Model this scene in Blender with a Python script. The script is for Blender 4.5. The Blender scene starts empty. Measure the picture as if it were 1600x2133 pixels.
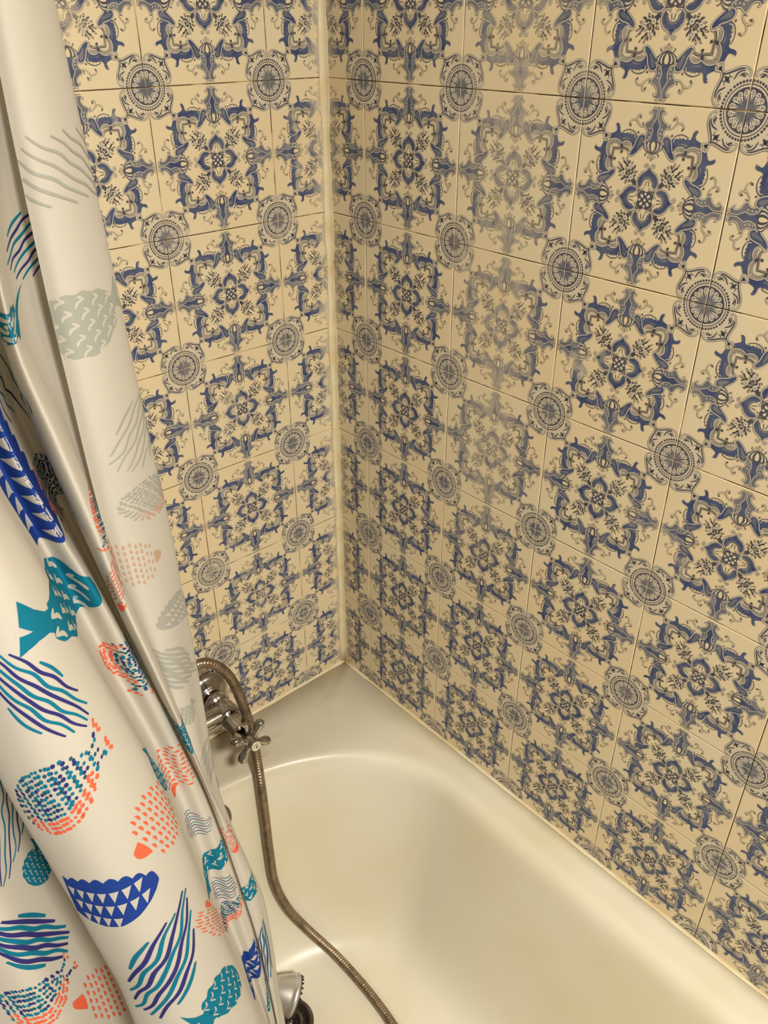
# A tiled bathroom corner with a bathtub, a mixer tap and a fish-print shower curtain.
import bpy, math, random
import numpy as np
from mathutils import Vector, Matrix
from mathutils.geometry import tessellate_polygon

random.seed(7)
T = 0.15            # tile pitch (m); the wall corner is the origin, walls are X=0 and Y=0
RIM = -0.897        # tub rim
FLOOR_TUB = -1.258  # inside of the tub
ZO = 1.45           # everything is lifted so the bathroom floor is z = 0
scene = bpy.context.scene
COL = scene.collection
TOPS = []

# ------------------------------------------------------------------ materials
def srgb(r, g, b):
    f = lambda c: (c/255/12.92 if c/255 <= .04045 else ((c/255+.055)/1.055)**2.4)
    return (f(r), f(g), f(b), 1.0)

def mat(name, col, rough=.5, metal=0.0, spec=.5, coat=0.0):
    m = bpy.data.materials.new(name); m.use_nodes = True
    b = m.node_tree.nodes['Principled BSDF']
    b.inputs['Base Color'].default_value = col
    b.inputs['Roughness'].default_value = rough
    b.inputs['Metallic'].default_value = metal
    b.inputs['Specular IOR Level'].default_value = spec
    b.inputs['Coat Weight'].default_value = coat
    return m

def nd(m, typ, **kw):
    n = m.node_tree.nodes.new(typ)
    for k, v in kw.items(): setattr(n, k, v)
    return n

def noise_mix(m, cols, scale, lo, hi, detail=3.0, coord='Object', rough_noise=None, stretch=None):
    """base colour = ramp between two colours driven by a noise in object space"""
    nt = m.node_tree; L = nt.links
    b = nt.nodes['Principled BSDF']
    tc = nd(m, 'ShaderNodeTexCoord'); no = nd(m, 'ShaderNodeTexNoise')
    no.inputs['Scale'].default_value = scale; no.inputs['Detail'].default_value = detail
    if stretch:
        mp = nd(m, 'ShaderNodeMapping'); mp.inputs['Scale'].default_value = stretch
        L.new(tc.outputs[coord], mp.inputs['Vector']); L.new(mp.outputs['Vector'], no.inputs['Vector'])
    else:
        L.new(tc.outputs[coord], no.inputs['Vector'])
    mr = nd(m, 'ShaderNodeMapRange'); mr.inputs['From Min'].default_value = lo; mr.inputs['From Max'].default_value = hi
    L.new(no.outputs['Fac'], mr.inputs['Value'])
    mx = nd(m, 'ShaderNodeMix'); mx.data_type = 'RGBA'
    mx.inputs[6].default_value = cols[0]; mx.inputs[7].default_value = cols[1]
    L.new(mr.outputs['Result'], mx.inputs[0]); L.new(mx.outputs[2], b.inputs['Base Color'])
    return mx, mr

CREAM = srgb(214, 200, 166)
CREAM2 = srgb(217, 197, 158)
def ink(name, c1, c2):
    """printed ink: slightly uneven, and rubbed away to the glaze in patches"""
    m = mat(name, c1, .42, spec=.35)
    mx, mr = noise_mix(m, (c1, c2), 55, .35, .68)
    nt = m.node_tree; L = nt.links
    tc = nd(m, 'ShaderNodeTexCoord')
    n2 = nd(m, 'ShaderNodeTexNoise'); n2.inputs['Scale'].default_value = 9.0; n2.inputs['Detail'].default_value = 6.0
    n2.inputs['Roughness'].default_value = .68
    L.new(tc.outputs['Object'], n2.inputs['Vector'])
    r = nd(m, 'ShaderNodeMapRange'); r.inputs['From Min'].default_value = .60; r.inputs['From Max'].default_value = .74
    r.inputs['To Max'].default_value = .82
    L.new(n2.outputs['Fac'], r.inputs['Value'])
    # the print is also worn along the corner, where the sealant was wiped
    sx = nd(m, 'ShaderNodeSeparateXYZ'); L.new(tc.outputs['Object'], sx.inputs[0])
    ad = nd(m, 'ShaderNodeMath', operation='ADD'); L.new(sx.outputs['X'], ad.inputs[0]); L.new(sx.outputs['Y'], ad.inputs[1])
    r2 = nd(m, 'ShaderNodeMapRange'); r2.inputs['From Min'].default_value = -.026; r2.inputs['From Max'].default_value = -.003
    r2.inputs['To Min'].default_value = 0; r2.inputs['To Max'].default_value = 1.0
    L.new(ad.outputs[0], r2.inputs['Value'])
    n3 = nd(m, 'ShaderNodeTexNoise'); n3.inputs['Scale'].default_value = 30; n3.inputs['Detail'].default_value = 4
    L.new(tc.outputs['Object'], n3.inputs['Vector'])
    mu = nd(m, 'ShaderNodeMath', operation='MULTIPLY'); L.new(r2.outputs['Result'], mu.inputs[0]); L.new(n3.outputs['Fac'], mu.inputs[1])
    m2 = nd(m, 'ShaderNodeMath', operation='MULTIPLY'); m2.use_clamp = True; m2.inputs[1].default_value = 1.7
    L.new(mu.outputs[0], m2.inputs[0])
    mxm = nd(m, 'ShaderNodeMath', operation='MAXIMUM'); L.new(r.outputs['Result'], mxm.inputs[0]); L.new(m2.outputs[0], mxm.inputs[1])
    # one column of tiles on the long wall is rubbed pale
    dy = nd(m, 'ShaderNodeMath', operation='ADD'); dy.inputs[1].default_value = .290; L.new(sx.outputs['Y'], dy.inputs[0])
    ay = nd(m, 'ShaderNodeMath', operation='ABSOLUTE'); L.new(dy.outputs[0], ay.inputs[0])
    ry = nd(m, 'ShaderNodeMapRange'); ry.inputs['From Min'].default_value = .070; ry.inputs['From Max'].default_value = .02; L.new(ay.outputs[0], ry.inputs['Value'])
    rz = nd(m, 'ShaderNodeMapRange'); rz.inputs['From Min'].default_value = -.56; rz.inputs['From Max'].default_value = -.40; L.new(sx.outputs['Z'], rz.inputs['Value'])
    rn = nd(m, 'ShaderNodeMapRange'); rn.inputs['From Min'].default_value = .25; rn.inputs['From Max'].default_value = .70; rn.inputs['To Min'].default_value = .10; rn.inputs['To Max'].default_value = .58
    n4 = nd(m, 'ShaderNodeTexNoise'); n4.inputs['Scale'].default_value = 75; n4.inputs['Detail'].default_value = 5; L.new(tc.outputs['Object'], n4.inputs['Vector']); L.new(n4.outputs['Fac'], rn.inputs['Value'])
    q1 = nd(m, 'ShaderNodeMath', operation='MULTIPLY'); L.new(ry.outputs['Result'], q1.inputs[0]); L.new(rz.outputs['Result'], q1.inputs[1])
    q2 = nd(m, 'ShaderNodeMath', operation='MULTIPLY'); L.new(q1.outputs[0], q2.inputs[0]); L.new(rn.outputs['Result'], q2.inputs[1])
    mx0 = mxm
    mxm = nd(m, 'ShaderNodeMath', operation='MAXIMUM'); L.new(mx0.outputs[0], mxm.inputs[0]); L.new(q2.outputs[0], mxm.inputs[1])
    m3 = nd(m, 'ShaderNodeMix'); m3.data_type = 'RGBA'
    L.new(mxm.outputs[0], m3.inputs[0]); L.new(mx.outputs[2], m3.inputs[6]); m3.inputs[7].default_value = CREAM
    L.new(m3.outputs[2], nt.nodes['Principled BSDF'].inputs['Base Color'])
    return m

M_TILE = mat('tile_glaze', CREAM, .38, spec=.4)
noise_mix(M_TILE, (CREAM, CREAM2), 6, .35, .65)
M_GROUT = mat('tile_grout', srgb(70, 48, 24), .9)
noise_mix(M_GROUT, (srgb(62, 42, 22), srgb(196, 168, 116)), 22, .50, .58, detail=5)
M_INK = ink('tile_ink_dark', srgb(68, 67, 76), srgb(92, 88, 90))
M_NAVY = ink('tile_ink_navy', srgb(56, 68, 106), srgb(86, 94, 116))
M_MID = ink('tile_ink_grey_blue', srgb(90, 95, 108), srgb(126, 123, 122))
M_PALE = mat('tile_ink_pale', srgb(203, 194, 174), .42, spec=.35)
M_WASH = ink('tile_ink_wash', srgb(200, 189, 164), srgb(204, 191, 163))
TILE_MATS = [M_TILE, M_GROUT, M_INK, M_NAVY, M_MID, M_PALE, M_WASH]
TILE, GROUT, INK, NAVY, MID, PALE, WASH = range(7)

# ------------------------------------------------------------------ 2D drawing kit
def crom(pts, n=4, closed=False):
    p = [np.array(q, float) for q in pts]
    if len(p) < 3 and not closed: return np.array(p)
    out = []; N = len(p)
    segs = N if closed else N-1
    for i in range(segs):
        if closed: a, b, c, d = p[(i-1) % N], p[i], p[(i+1) % N], p[(i+2) % N]
        else: a, b, c, d = p[max(i-1, 0)], p[i], p[i+1], p[min(i+2, N-1)]
        for k in range(n):
            t = k/n
            out.append(.5*((2*b)+(c-a)*t+(2*a-5*b+4*c-d)*t*t+(3*b-a-3*c+d)*t**3))
    if not closed: out.append(p[-1])
    return np.array(out)

class Art:
    def __init__(s): s.v = []; s.l = []; s.f = []; s.m = []; s.n = 0
    def add(s, v, f, m, layer):
        v = np.asarray(v, float)
        s.v.append(v); s.l.append(np.full(len(v), float(layer))); f = np.asarray(f, int)
        s.f.append(f+s.n); s.m.append(np.full(len(f), m)); s.n += len(v)
    def fill(s, pts, m, layer, n=0, closed=True):
        p = crom(pts, n, closed) if n else np.array(pts, float)
        tr = tessellate_polygon([[Vector((a[0], a[1], 0)) for a in p]])
        if tr: s.add(p, tr, m, layer)
    def stroke(s, pts, w, m, layer, n=4, closed=False, taper=0):
        p = crom(pts, n, closed) if n else np.array(pts, float)
        if closed: p = np.vstack([p, p[:1]])
        d = np.gradient(p, axis=0); d /= np.maximum(np.linalg.norm(d, axis=1), 1e-9)[:, None]
        nn = np.stack([-d[:, 1], d[:, 0]], 1)
        ww = np.full(len(p), w/2)
        if taper: ww = ww*(1-taper*np.abs(np.linspace(-1, 1, len(p)))**2)
        v = np.vstack([p+nn*ww[:, None], p-nn*ww[:, None]]); k = len(p)
        f = []
        for i in range(k-1): f += [(i, i+1, k+i+1), (i, k+i+1, k+i)]
        s.add(v, f, m, layer)
    def dbl(s, pts, w, layer, n=4, inner=PALE, closed=False):
        s.stroke(pts, w, INK, layer, n, closed); s.stroke(pts, w*.52, inner, layer+1, n, closed)
    def disc(s, c, r, m, layer, k=8, ry=None, ang=0):
        a = np.linspace(0, 2*math.pi, k, endpoint=False); ry = ry or r
        x, y = r*np.cos(a), ry*np.sin(a); ca, sa = math.cos(ang), math.sin(ang)
        s.add(np.stack([c[0]+x*ca-y*sa, c[1]+x*sa+y*ca], 1), [(0, i, i+1) for i in range(1, k-1)], m, layer)
    def leaf(s, c, ang, ln, w, m, layer):
        a = math.radians(ang); d = np.array([math.cos(a), math.sin(a)]); q = np.array([-d[1], d[0]]); c = np.array(c)
        P = [c-d*ln/2, c-d*ln*.1+q*w/2, c+d*ln*.25+q*w*.4, c+d*ln/2, c+d*ln*.25-q*w*.4, c-d*ln*.1-q*w/2]
        s.add(P, [(0, 1, 5), (1, 2, 5), (2, 4, 5), (2, 3, 4)], m, layer)
    def arrays(s):
        return np.vstack(s.v), np.concatenate(s.l), np.vstack(s.f), np.concatenate(s.m)

def tile_octant():
    A = Art()
    # four-petal flower
    A.fill([(0, .157), (.02, .15), (.042, .138), (.058, .118), (.063, .098), (.058, .077), (.046, .064), (.041, .075), (.043, .09), (.038, .098), (.037, .108), (.029, .112), (.025, .121), (.014, .123), (.010, .128), (0, .128)], NAVY, 1)
    A.fill([(0, .129), (.014, .125), (.03, .114), (.04, .1), (.043, .085), (.038, .072), (.031, .08), (.028, .095), (.02, .106), (.010, .112), (0, .113)], MID, 0.9)
    A.stroke([(.011, .076), (.010, .09), (.005, .105)], .0045, INK, 1, 2)
    A.dbl([(.022, .070), (.020, .062), (.028, .056), (.040, .056), (.054, .062), (.066, .078), (.0695, .1), (.062, .125), (.044, .145), (.022, .157), (.011, .168), (.010, .182), (.018, .192), (.028, .190), (.030, .181), (.022, .178)], .0095, 2)
    A.fill([(0, .176), (.008, .162), (.022, .152), (0, .148)], NAVY, 1)
    # seeded centre
    A.fill([(0, 0), (0, .044), (.012, .05), (.022, .052), (.034, .046), (.040, .040)], INK, 1)
    A.disc((.0, .0), .0085, PALE, 3); A.disc((0, .034), .0075, PALE, 3)
    A.disc((.0215, .0215), .0125, PALE, 3, ry=.0085, ang=math.radians(45))
    A.stroke([(.034, .048), (.046, .05), (.052, .05)], .006, INK, 2, 2)
    # flower sprig on the diagonal
    for a, b in (((.07, .075), (.115, .115)), ((.115, .115), (.135, .17)), ((.135, .165), (.15, .2)), ((.115, .12), (.1, .165)), ((.1, .14), (.085, .15)), ((.135, .165), (.175, .19)), ((.12, .12), (.16, .16))):
        A.stroke([a, b], .0045, INK, 1, 0)
    for x, y, an, ln, w in ((.084, .142, 140, .03, .016), (.092, .122, 165, .026, .015), (.098, .168, 110, .032, .017), (.113, .156, 80, .03, .017), (.117, .185, 100, .03, .015), (.131, .146, 20, .026, .016),
                            (.136, .192, 110, .026, .014), (.153, .205, 75, .03, .015), (.165, .187, 20, .03, .015), (.178, .202, 50, .03, .014), (.096, .106, 200, .03, .018), (.082, .092, 215, .03, .015), (.15, .172, 60, .026, .017), (.110, .135, 120, .024, .016)):
        A.leaf((x, y), an, ln*.92, w*.82, INK, 1)
    for c in ((.084, .142), (.117, .185), (.178, .202), (.153, .205)): A.leaf(c, 90, .014, .006, TILE, 2)
    for c in ((.112, .112), (.127, .168)):
        for k in range(5): A.disc((c[0]+.0085*math.cos(k*1.257+.4), c[1]+.0085*math.sin(k*1.257+.4)), .0066, PALE, 3, 6)
        A.disc(c, .0042, INK, 4, 6)
    # tassel below the bulb
    A.dbl([(.003, .25), (.004, .236), (.011, .226), (.02, .228), (.021, .237), (.015, .239)], .0075, 2, 3, inner=TILE)
    A.disc((0, .217), .0065, INK, 2, 8); A.disc((0, .217), .003, TILE, 3, 6)
    A.stroke([(.03, .25), (.04, .246), (.044, .238), (.038, .234)], .005, INK, 1, 3)
    # striped bulb
    A.fill([(0, .314), (.02, .314), (.044, .309), (.061, .293), (.058, .274), (.037, .257), (.012, .246), (0, .244)], INK, 4)
    A.fill([(0, .310), (.009, .307), (.0135, .293), (.009, .27), (0, .257)], TILE, 5)
    A.fill([(.024, .308), (.034, .304), (.038, .289), (.029, .27), (.010, .253), (.023, .273), (.0275, .29)], PALE, 5)
    A.fill([(.049, .303), (.056, .296), (.054, .281), (.04, .266), (.024, .256), (.041, .273), (.047, .288)], PALE, 5)
    # S scroll
    A.fill([(.058, .30), (.066, .31), (.056, .322), (.062, .336), (.08, .341), (.098, .332), (.11, .31), (.117, .285), (.128, .258), (.142, .236), (.13, .226), (.115, .232), (.098, .247), (.082, .262), (.07, .275), (.062, .285)], NAVY, 1)
    A.fill([(.066, .318), (.078, .332), (.092, .322), (.1, .29), (.108, .262), (.098, .262), (.084, .285), (.072, .3)], MID, 1.5)
    A.dbl([(.066, .304), (.060, .303), (.054, .312), (.054, .326), (.062, .339), (.08, .343), (.099, .333), (.112, .31), (.119, .285), (.128, .262)], .0092, 3)
    A.dbl([(.064, .284), (.073, .275), (.09, .256), (.108, .238), (.128, .226), (.146, .229), (.153, .241), (.148, .252), (.138, .25)], .0092, 3)
    # shell edge with hatching
    A.fill([(.138, .25), (.134, .262), (.137, .28), (.15, .293), (.17, .298), (.188, .295), (.205, .285), (.222, .297), (.245, .304), (.268, .302), (.29, .295), (.256, .257), (.22, .26), (.203, .262), (.197, .258), (.185, .264), (.17, .262), (.158, .256)], WASH, 1)
    sx = np.array([.138, .15, .17, .188, .205, .222, .245, .268, .29]); sy = np.array([.278, .293, .298, .295, .285, .297, .304, .302, .295])
    for t in np.arange(.146, .286, .0068):
        y = np.interp(t, sx, sy); k = (t-.205)*.12
        A.stroke([(t, y-.005), (t-k, y-.023-(.004 if .18 < t < .23 else 0))], .0032, INK, 2, 0)
    A.fill([(.192, .262), (.199, .282), (.206, .287), (.214, .284), (.209, .262)], INK, 2)
    A.stroke([(.15, .251), (.158, .257), (.171, .263), (.186, .265), (.199, .258), (.206, .262), (.222, .261), (.258, .258)], .0062, INK, 3, 2)
    A.stroke([(.156, .245), (.168, .252), (.186, .256), (.199, .25), (.208, .253), (.25, .250)], .0034, INK, 3, 2)
    A.stroke([(.19, .243), (.2, .24), (.208, .236)], .006, INK, 2, 2); A.stroke([(.2, .25), (.2, .232)], .006, INK, 2, 0); A.stroke([(.193, .235), (.207, .244)], .004, INK, 2, 0)
    A.dbl([(.140, .247), (.134, .26), (.136, .279), (.15, .294), (.17, .299), (.188, .296), (.205, .286), (.222, .298), (.245, .305), (.268, .303), (.285, .297), (.296, .299), (.304, .307), (.305, .317), (.298, .325), (.288, .322), (.289, .314)], .0092, 4)
    # acanthus band with the outward hook
    A.fill([(.12, .300), (.118, .315), (.127, .331), (.134, .329), (.139, .34), (.149, .335), (.156, .345), (.167, .338), (.176, .346), (.187, .338), (.2, .342), (.215, .338), (.224, .344), (.229, .356), (.231, .370), (.237, .382), (.248, .389), (.258, .385), (.262, .376), (.254, .379), (.250, .374), (.256, .370), (.249, .362), (.248, .352), (.254, .343), (.272, .335), (.288, .328), (.284, .318), (.29, .304), (.268, .308), (.245, .31), (.222, .303), (.205, .291), (.188, .301), (.17, .304), (.148, .299), (.135, .285)], NAVY, 2)
    A.fill([(.15, .308), (.165, .315), (.19, .317), (.21, .312), (.205, .303), (.188, .308), (.17, .311)], MID, 2.5)
    A.fill([(.110, .318), (.118, .334), (.135, .338), (.152, .302), (.138, .284), (.126, .268), (.118, .29)], NAVY, 1.2)
    A.stroke([(.115, .308), (.112, .325), (.121, .343), (.14, .355), (.165, .360), (.19, .355), (.21, .345)], .0048, INK, 1, 4)
    A.stroke([(.121, .318), (.126, .337), (.143, .349), (.163, .353)], .0042, PALE, 3, 4)
    A.disc((.107, .350), .0062, INK, 1)
    A.leaf((.318, .318), 45, .034, .018, INK, 2); A.leaf((.318, .318), 135, .03, .015, INK, 2)
    # crown column to the tile edge
    A.fill([(0, .312), (.05, .318), (.052, .33), (.048, .345), (.05, .365), (.058, .378), (.07, .39), (.062, .404), (.044, .414), (.03, .43), (.024, .448), (.03, .462), (.042, .466), (.03, .472), (.014, .472), (0, .47)], MID, 1)
    A.fill([(0, .313), (.022, .318), (.012, .345), (.010, .368), (.018, .388), (.010, .408), (0, .43)], NAVY, 2)
    A.dbl([(.058, .335), (.051, .346), (.053, .365), (.062, .377), (.072, .387), (.067, .402), (.047, .413), (.033, .428), (.028, .446), (.033, .459), (.044, .462), (.049, .454), (.043, .450)], .0088, 3)
    A.dbl([(.048, .317), (.03, .322), (.02, .345), (.018, .366), (.026, .388), (.017, .408), (.007, .425), (.005, .45), (.008, .472), (.018, .483), (.03, .48), (.031, .472)], .0078, 3)
    A.stroke([(0, .486), (.006, .478)], .004, INK, 3, 0)
    for c in ((.036, .331), (.0345, .352), (.039, .374)):
        A.disc(c, .0062, PALE, 2, 6); A.disc((c[0]+.001, c[1]-.002), .0036, MID, 3, 6)
    # tendrils
    A.dbl([(.070, .388), (.083, .382), (.1, .386), (.117, .4), (.126, .423), (.117, .441), (.104, .436), (.107, .426)], .0085, 2, 4, inner=TILE)
    A.dbl([(.119, .404), (.137, .414), (.157, .411), (.170, .397), (.165, .384)], .0085, 2, 4, inner=TILE)
    A.stroke([(.085, .384), (.083, .398), (.09, .404)], .0045, INK, 2, 3)
    A.leaf((.165, .385), 230, .022, .011, INK, 3); A.leaf((.106, .43), 250, .02, .011, INK, 3)
    # quarter rosette at the tile corner: l = distance left of the corner, u = below it
    K = lambda l, u: (.5-l, .5-u)
    P = lambda r, d: K(r*math.cos(math.radians(d)), r*math.sin(math.radians(d)))
    A.fill([K(0, 0)]+[K(*q) for q in ((.17, .005), (.188, .02), (.196, .06), (.19, .09), (.177, .12), (.168, .15), (.17, .17))], WASH, 0.5)
    A.fill([K(0, 0)]+[P(.109, d) for d in np.linspace(2, 45, 7)], INK, 1)
    A.fill([K(0, 0)]+[P(.058, d) for d in np.linspace(3, 45, 5)], MID, 1.5)
    A.stroke([P(.121, d) for d in np.linspace(2.2, 45, 9)], .0055, INK, 1, 0)
    A.stroke([P(.1135, d) for d in np.linspace(2.2, 45, 9)], .0058, PALE, 1.5, 0)
    for d in (4.2, 11.4, 18.6, 25.8, 33, 40.2): A.disc(P(.137, d), .0076, INK, 2, 7)
    for d in (11.25, 33.75):
        A.fill([P(.042, d+6), P(.07, d+11), P(.083, d+10.5), P(.09, d+9), P(.098, d+3), P(.098, d-3), P(.091, d-8), P(.08, d-9), P(.072, d-6)], PALE, 2)
        A.stroke([P(.078, d-4), P(.078, d+4), P(.088, d+4), P(.09, d-2), P(.084, d-2)], .0036, INK, 3, 2)
        A.stroke([P(.04, d+2), P(.062, d+5), P(.072, d+4)], .0036, INK, 3, 2)
        A.fill([P(.02, d-12), P(.055, d-13), P(.078, d-11.5), P(.06, d-9)], NAVY, 2.5)
    A.dbl([K(*q) for q in ((.157, .024), (.160, .014), (.172, .014), (.186, .024), (.195, .047), (.194, .076), (.178, .118), (.168, .148), (.174, .166), (.188, .172), (.204, .170))], .010, 3)
    A.stroke([K(*q) for q in ((.187, .05), (.186, .074), (.170, .118), (.160, .15), (.164, .17))], .009, INK, 2, 4, taper=.7)
    A.stroke([K(*q) for q in ((.179, .045), (.178, .062), (.168, .082), (.152, .092), (.136, .1))], .0095, INK, 2, 4, taper=.6)
    A.stroke([K(*q) for q in ((.170, .028), (.173, .046), (.171, .064), (.159, .08), (.145, .086))], .0055, PALE, 3, 4)
    A.stroke([K(*q) for q in ((.160, .03), (.168, .046), (.164, .064), (.152, .073))], .004, INK, 3, 4)
    A.leaf(K(.158, .052), 70, .034, .013, INK, 3)
    A.leaf(K(.136, .136), 45, .05, .02, INK, 2); A.leaf(K(.136, .136), 135, .038, .016, INK, 2)
    A.stroke([K(.147, .108), K(.15, .123), K(.16, .128)], .0045, INK, 2, 3)
    return A.arrays()

OCT = tile_octant()
def tile_art():
    V, Lr, F, Mt = OCT; vs, ls, fs, ms = [], [], [], []; n = 0
    for sw in (0, 1):
        W = V[:, ::-1] if sw else V
        for sx in (1, -1):
            for sy in (1, -1):
                vs.append(W*np.array([sx, sy])); ls.append(Lr+.02*(sw*4+(sx > 0)*2+(sy > 0))); fs.append(F+n); ms.append(Mt); n += len(V)
    V = np.vstack(vs); V = np.clip(V, -.4958, .4958)
    return V, np.concatenate(ls), np.vstack(fs), np.concatenate(ms)
ART = tile_art()

def np_mesh(name, verts, tris, mats, mlist, smooth=None):
    me = bpy.data.meshes.new(name)
    n, k = len(verts), len(tris)
    me.vertices.add(n); me.vertices.foreach_set('co', np.asarray(verts, np.float32).ravel())
    me.loops.add(k*3); me.loops.foreach_set('vertex_index', np.asarray(tris, np.int32).ravel())
    me.polygons.add(k); me.polygons.foreach_set('loop_start', np.arange(0, k*3, 3, dtype=np.int32))
    me.polygons.foreach_set('material_index', np.asarray(mats, np.int32))
    if smooth is not None: me.polygons.foreach_set('use_smooth', np.asarray(smooth, bool))
    else: me.polygons.foreach_set('use_smooth', np.zeros(k, bool))
    for m in mlist: me.materials.append(m)
    me.update(calc_edges=True); me.validate(verbose=False)
    return me

def link(name, me, parent=None):
    o = bpy.data.objects.new(name, me); COL.objects.link(o)
    if parent: o.parent = parent
    else: TOPS.append(o)
    return o

def tag(o, label, cat, group=None):
    o['label'] = label; o['category'] = cat
    if group: o['group'] = group
    return o

LAYER = 0.00005
def tiled_wall(name, cols, rows, pcols, prows, to3d, label, cat, slab):
    """cols/rows: tile centres (in tiles); pattern on the tiles in pcols x prows; one mesh"""
    rnd = random.Random(name)
    vs, fs, ms = [], [], []; n = 0
    g, h = .0029, .0066
    V, Lr, F, Mt = ART
    for cu in cols:
        for cv in rows:
            tx, ty = rnd.uniform(-.0006, .0006), rnd.uniform(-.0006, .0006); dz = rnd.uniform(-.0001, .0001)
            a, b = .5-g, .5-h
            q = [(-a, -a, -.0006), (a, -a, -.0006), (a, a, -.0006), (-a, a, -.0006), (-b, -b, 0), (b, -b, 0), (b, b, 0), (-b, b, 0)]
            base = np.array([(cu+x, cv+y, z+dz+tx*x*T*2+ty*y*T*2) for x, y, z in q])
            vs.append(to3d(base[:, 0], base[:, 1], base[:, 2]))
            f = [(4, 5, 6), (4, 6, 7)]
            for i in range(4):
                j = (i+1) % 4; f += [(i, j, j+4), (i, j+4, i+4)]
            fs.append(np.array(f)+n); ms.append(np.full(len(f), TILE)); n += 8
            if cu in pcols and cv in prows:
                off = .00022+Lr*LAYER+dz+tx*V[:, 0]*T*2+ty*V[:, 1]*T*2
                p = to3d(cu+V[:, 0], cv+V[:, 1], off)
                # drop what would lie beyond the corner or under the tub rim
                lim = 1e-4
                gone = (p[:, 0] > lim+.002) | (p[:, 1] > lim+.002) | (p[:, 2] < RIM-.02)
                keep = ~gone[F].all(axis=1)
                FF, MM = F[keep], Mt[keep]
                used = np.unique(FF); mp = np.zeros(len(V), int); mp[used] = np.arange(len(used))
                vs.append(p[used]); fs.append(mp[FF]+n); ms.append(MM); n += len(used)
    # grout bed and the wall body behind
    for quad, m in slab:
        vs.append(np.array(quad)); k = len(quad)
        f = [(0, 1, 2), (0, 2, 3)] if k == 4 else [(0, 1, 2), (0, 2, 3), (4, 6, 5), (4, 7, 6), (0, 4, 5), (0, 5, 1), (1, 5, 6), (1, 6, 2), (2, 6, 7), (2, 7, 3), (3, 7, 4), (3, 4, 0)]
        fs.append(np.array(f)+n); ms.append(np.full(len(f), m)); n += k
    V3 = np.vstack(vs); F3 = np.vstack(fs); M3 = np.concatenate(ms)
    o = link(name, np_mesh(name, V3, F3, M3, TILE_MATS))
    o['kind'] = 'structure'; tag(o, label, cat)
    return o

# right-hand long wall X = 0: u runs toward -Y
right3d = lambda u, v, d: np.stack([-np.asarray(d), -np.asarray(u)*T, np.asarray(v)*T], 1)
# tap-end wall Y = 0: u runs toward +X
back3d = lambda u, v, d: np.stack([np.asarray(u)*T, -np.asarray(d), np.asarray(v)*T], 1)
rc = [round(-.0298+k, 4) for k in range(0, 15)]
bc = [round(-.0256-k, 4) for k in range(0, 9)]
rr = [round(.5+k, 4) for k in range(-10, 6)]
prr = [r for r in rr if -6.2 < r < 2]
G = .0008
XE, YE, ZB, ZT = -1.25, -2.15, -1.45, .98
wr = tiled_wall('wall_right', rc, rr, rc[:13], prr, right3d, 'long right wall of cream tiles with blue ornamental squares above the tub', 'tiled wall',
    [([(G, 0.1, ZB), (G, YE, ZB), (G, YE, ZT), (G, .1, ZT), (.1, .1, ZB), (.1, YE, ZB), (.1, YE, ZT), (.1, .1, ZT)], GROUT)])
wb = tiled_wall('wall_back', bc, rr, bc, prr, back3d, 'short tap-end wall of cream tiles with blue ornamental squares', 'tiled wall',
    [([(XE, G, ZB), (G, G, ZB), (G, G, ZT), (XE, G, ZT), (XE, .1, ZB), (G, .1, ZB), (G, .1, ZT), (XE, .1, ZT)], GROUT)])

# ------------------------------------------------------------------ solid helpers
def grid_mesh(name, rings, m, closed_u=True, cap0=False, cap1=False, smooth=True, mats=None, parent=None):
    """rings: list of equally long point loops, skinned one to the next"""
    k = len(rings[0]); vs = [tuple(p) for r in rings for p in r]; fs = []
    for i in range(len(rings)-1):
        for j in range(k if closed_u else k-1):
            a, b = i*k+j, i*k+(j+1) % k
            fs.append((a, b, b+k, a+k))
    if cap0: fs.append(tuple(range(k-1, -1, -1)))
    if cap1: fs.append(tuple((len(rings)-1)*k+j for j in range(k)))
    me = bpy.data.meshes.new(name); me.from_pydata(vs, [], fs)
    me.materials.append(m)
    for p in me.polygons: p.use_smooth = smooth
    me.update()
    return link(name, me, parent)

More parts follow.
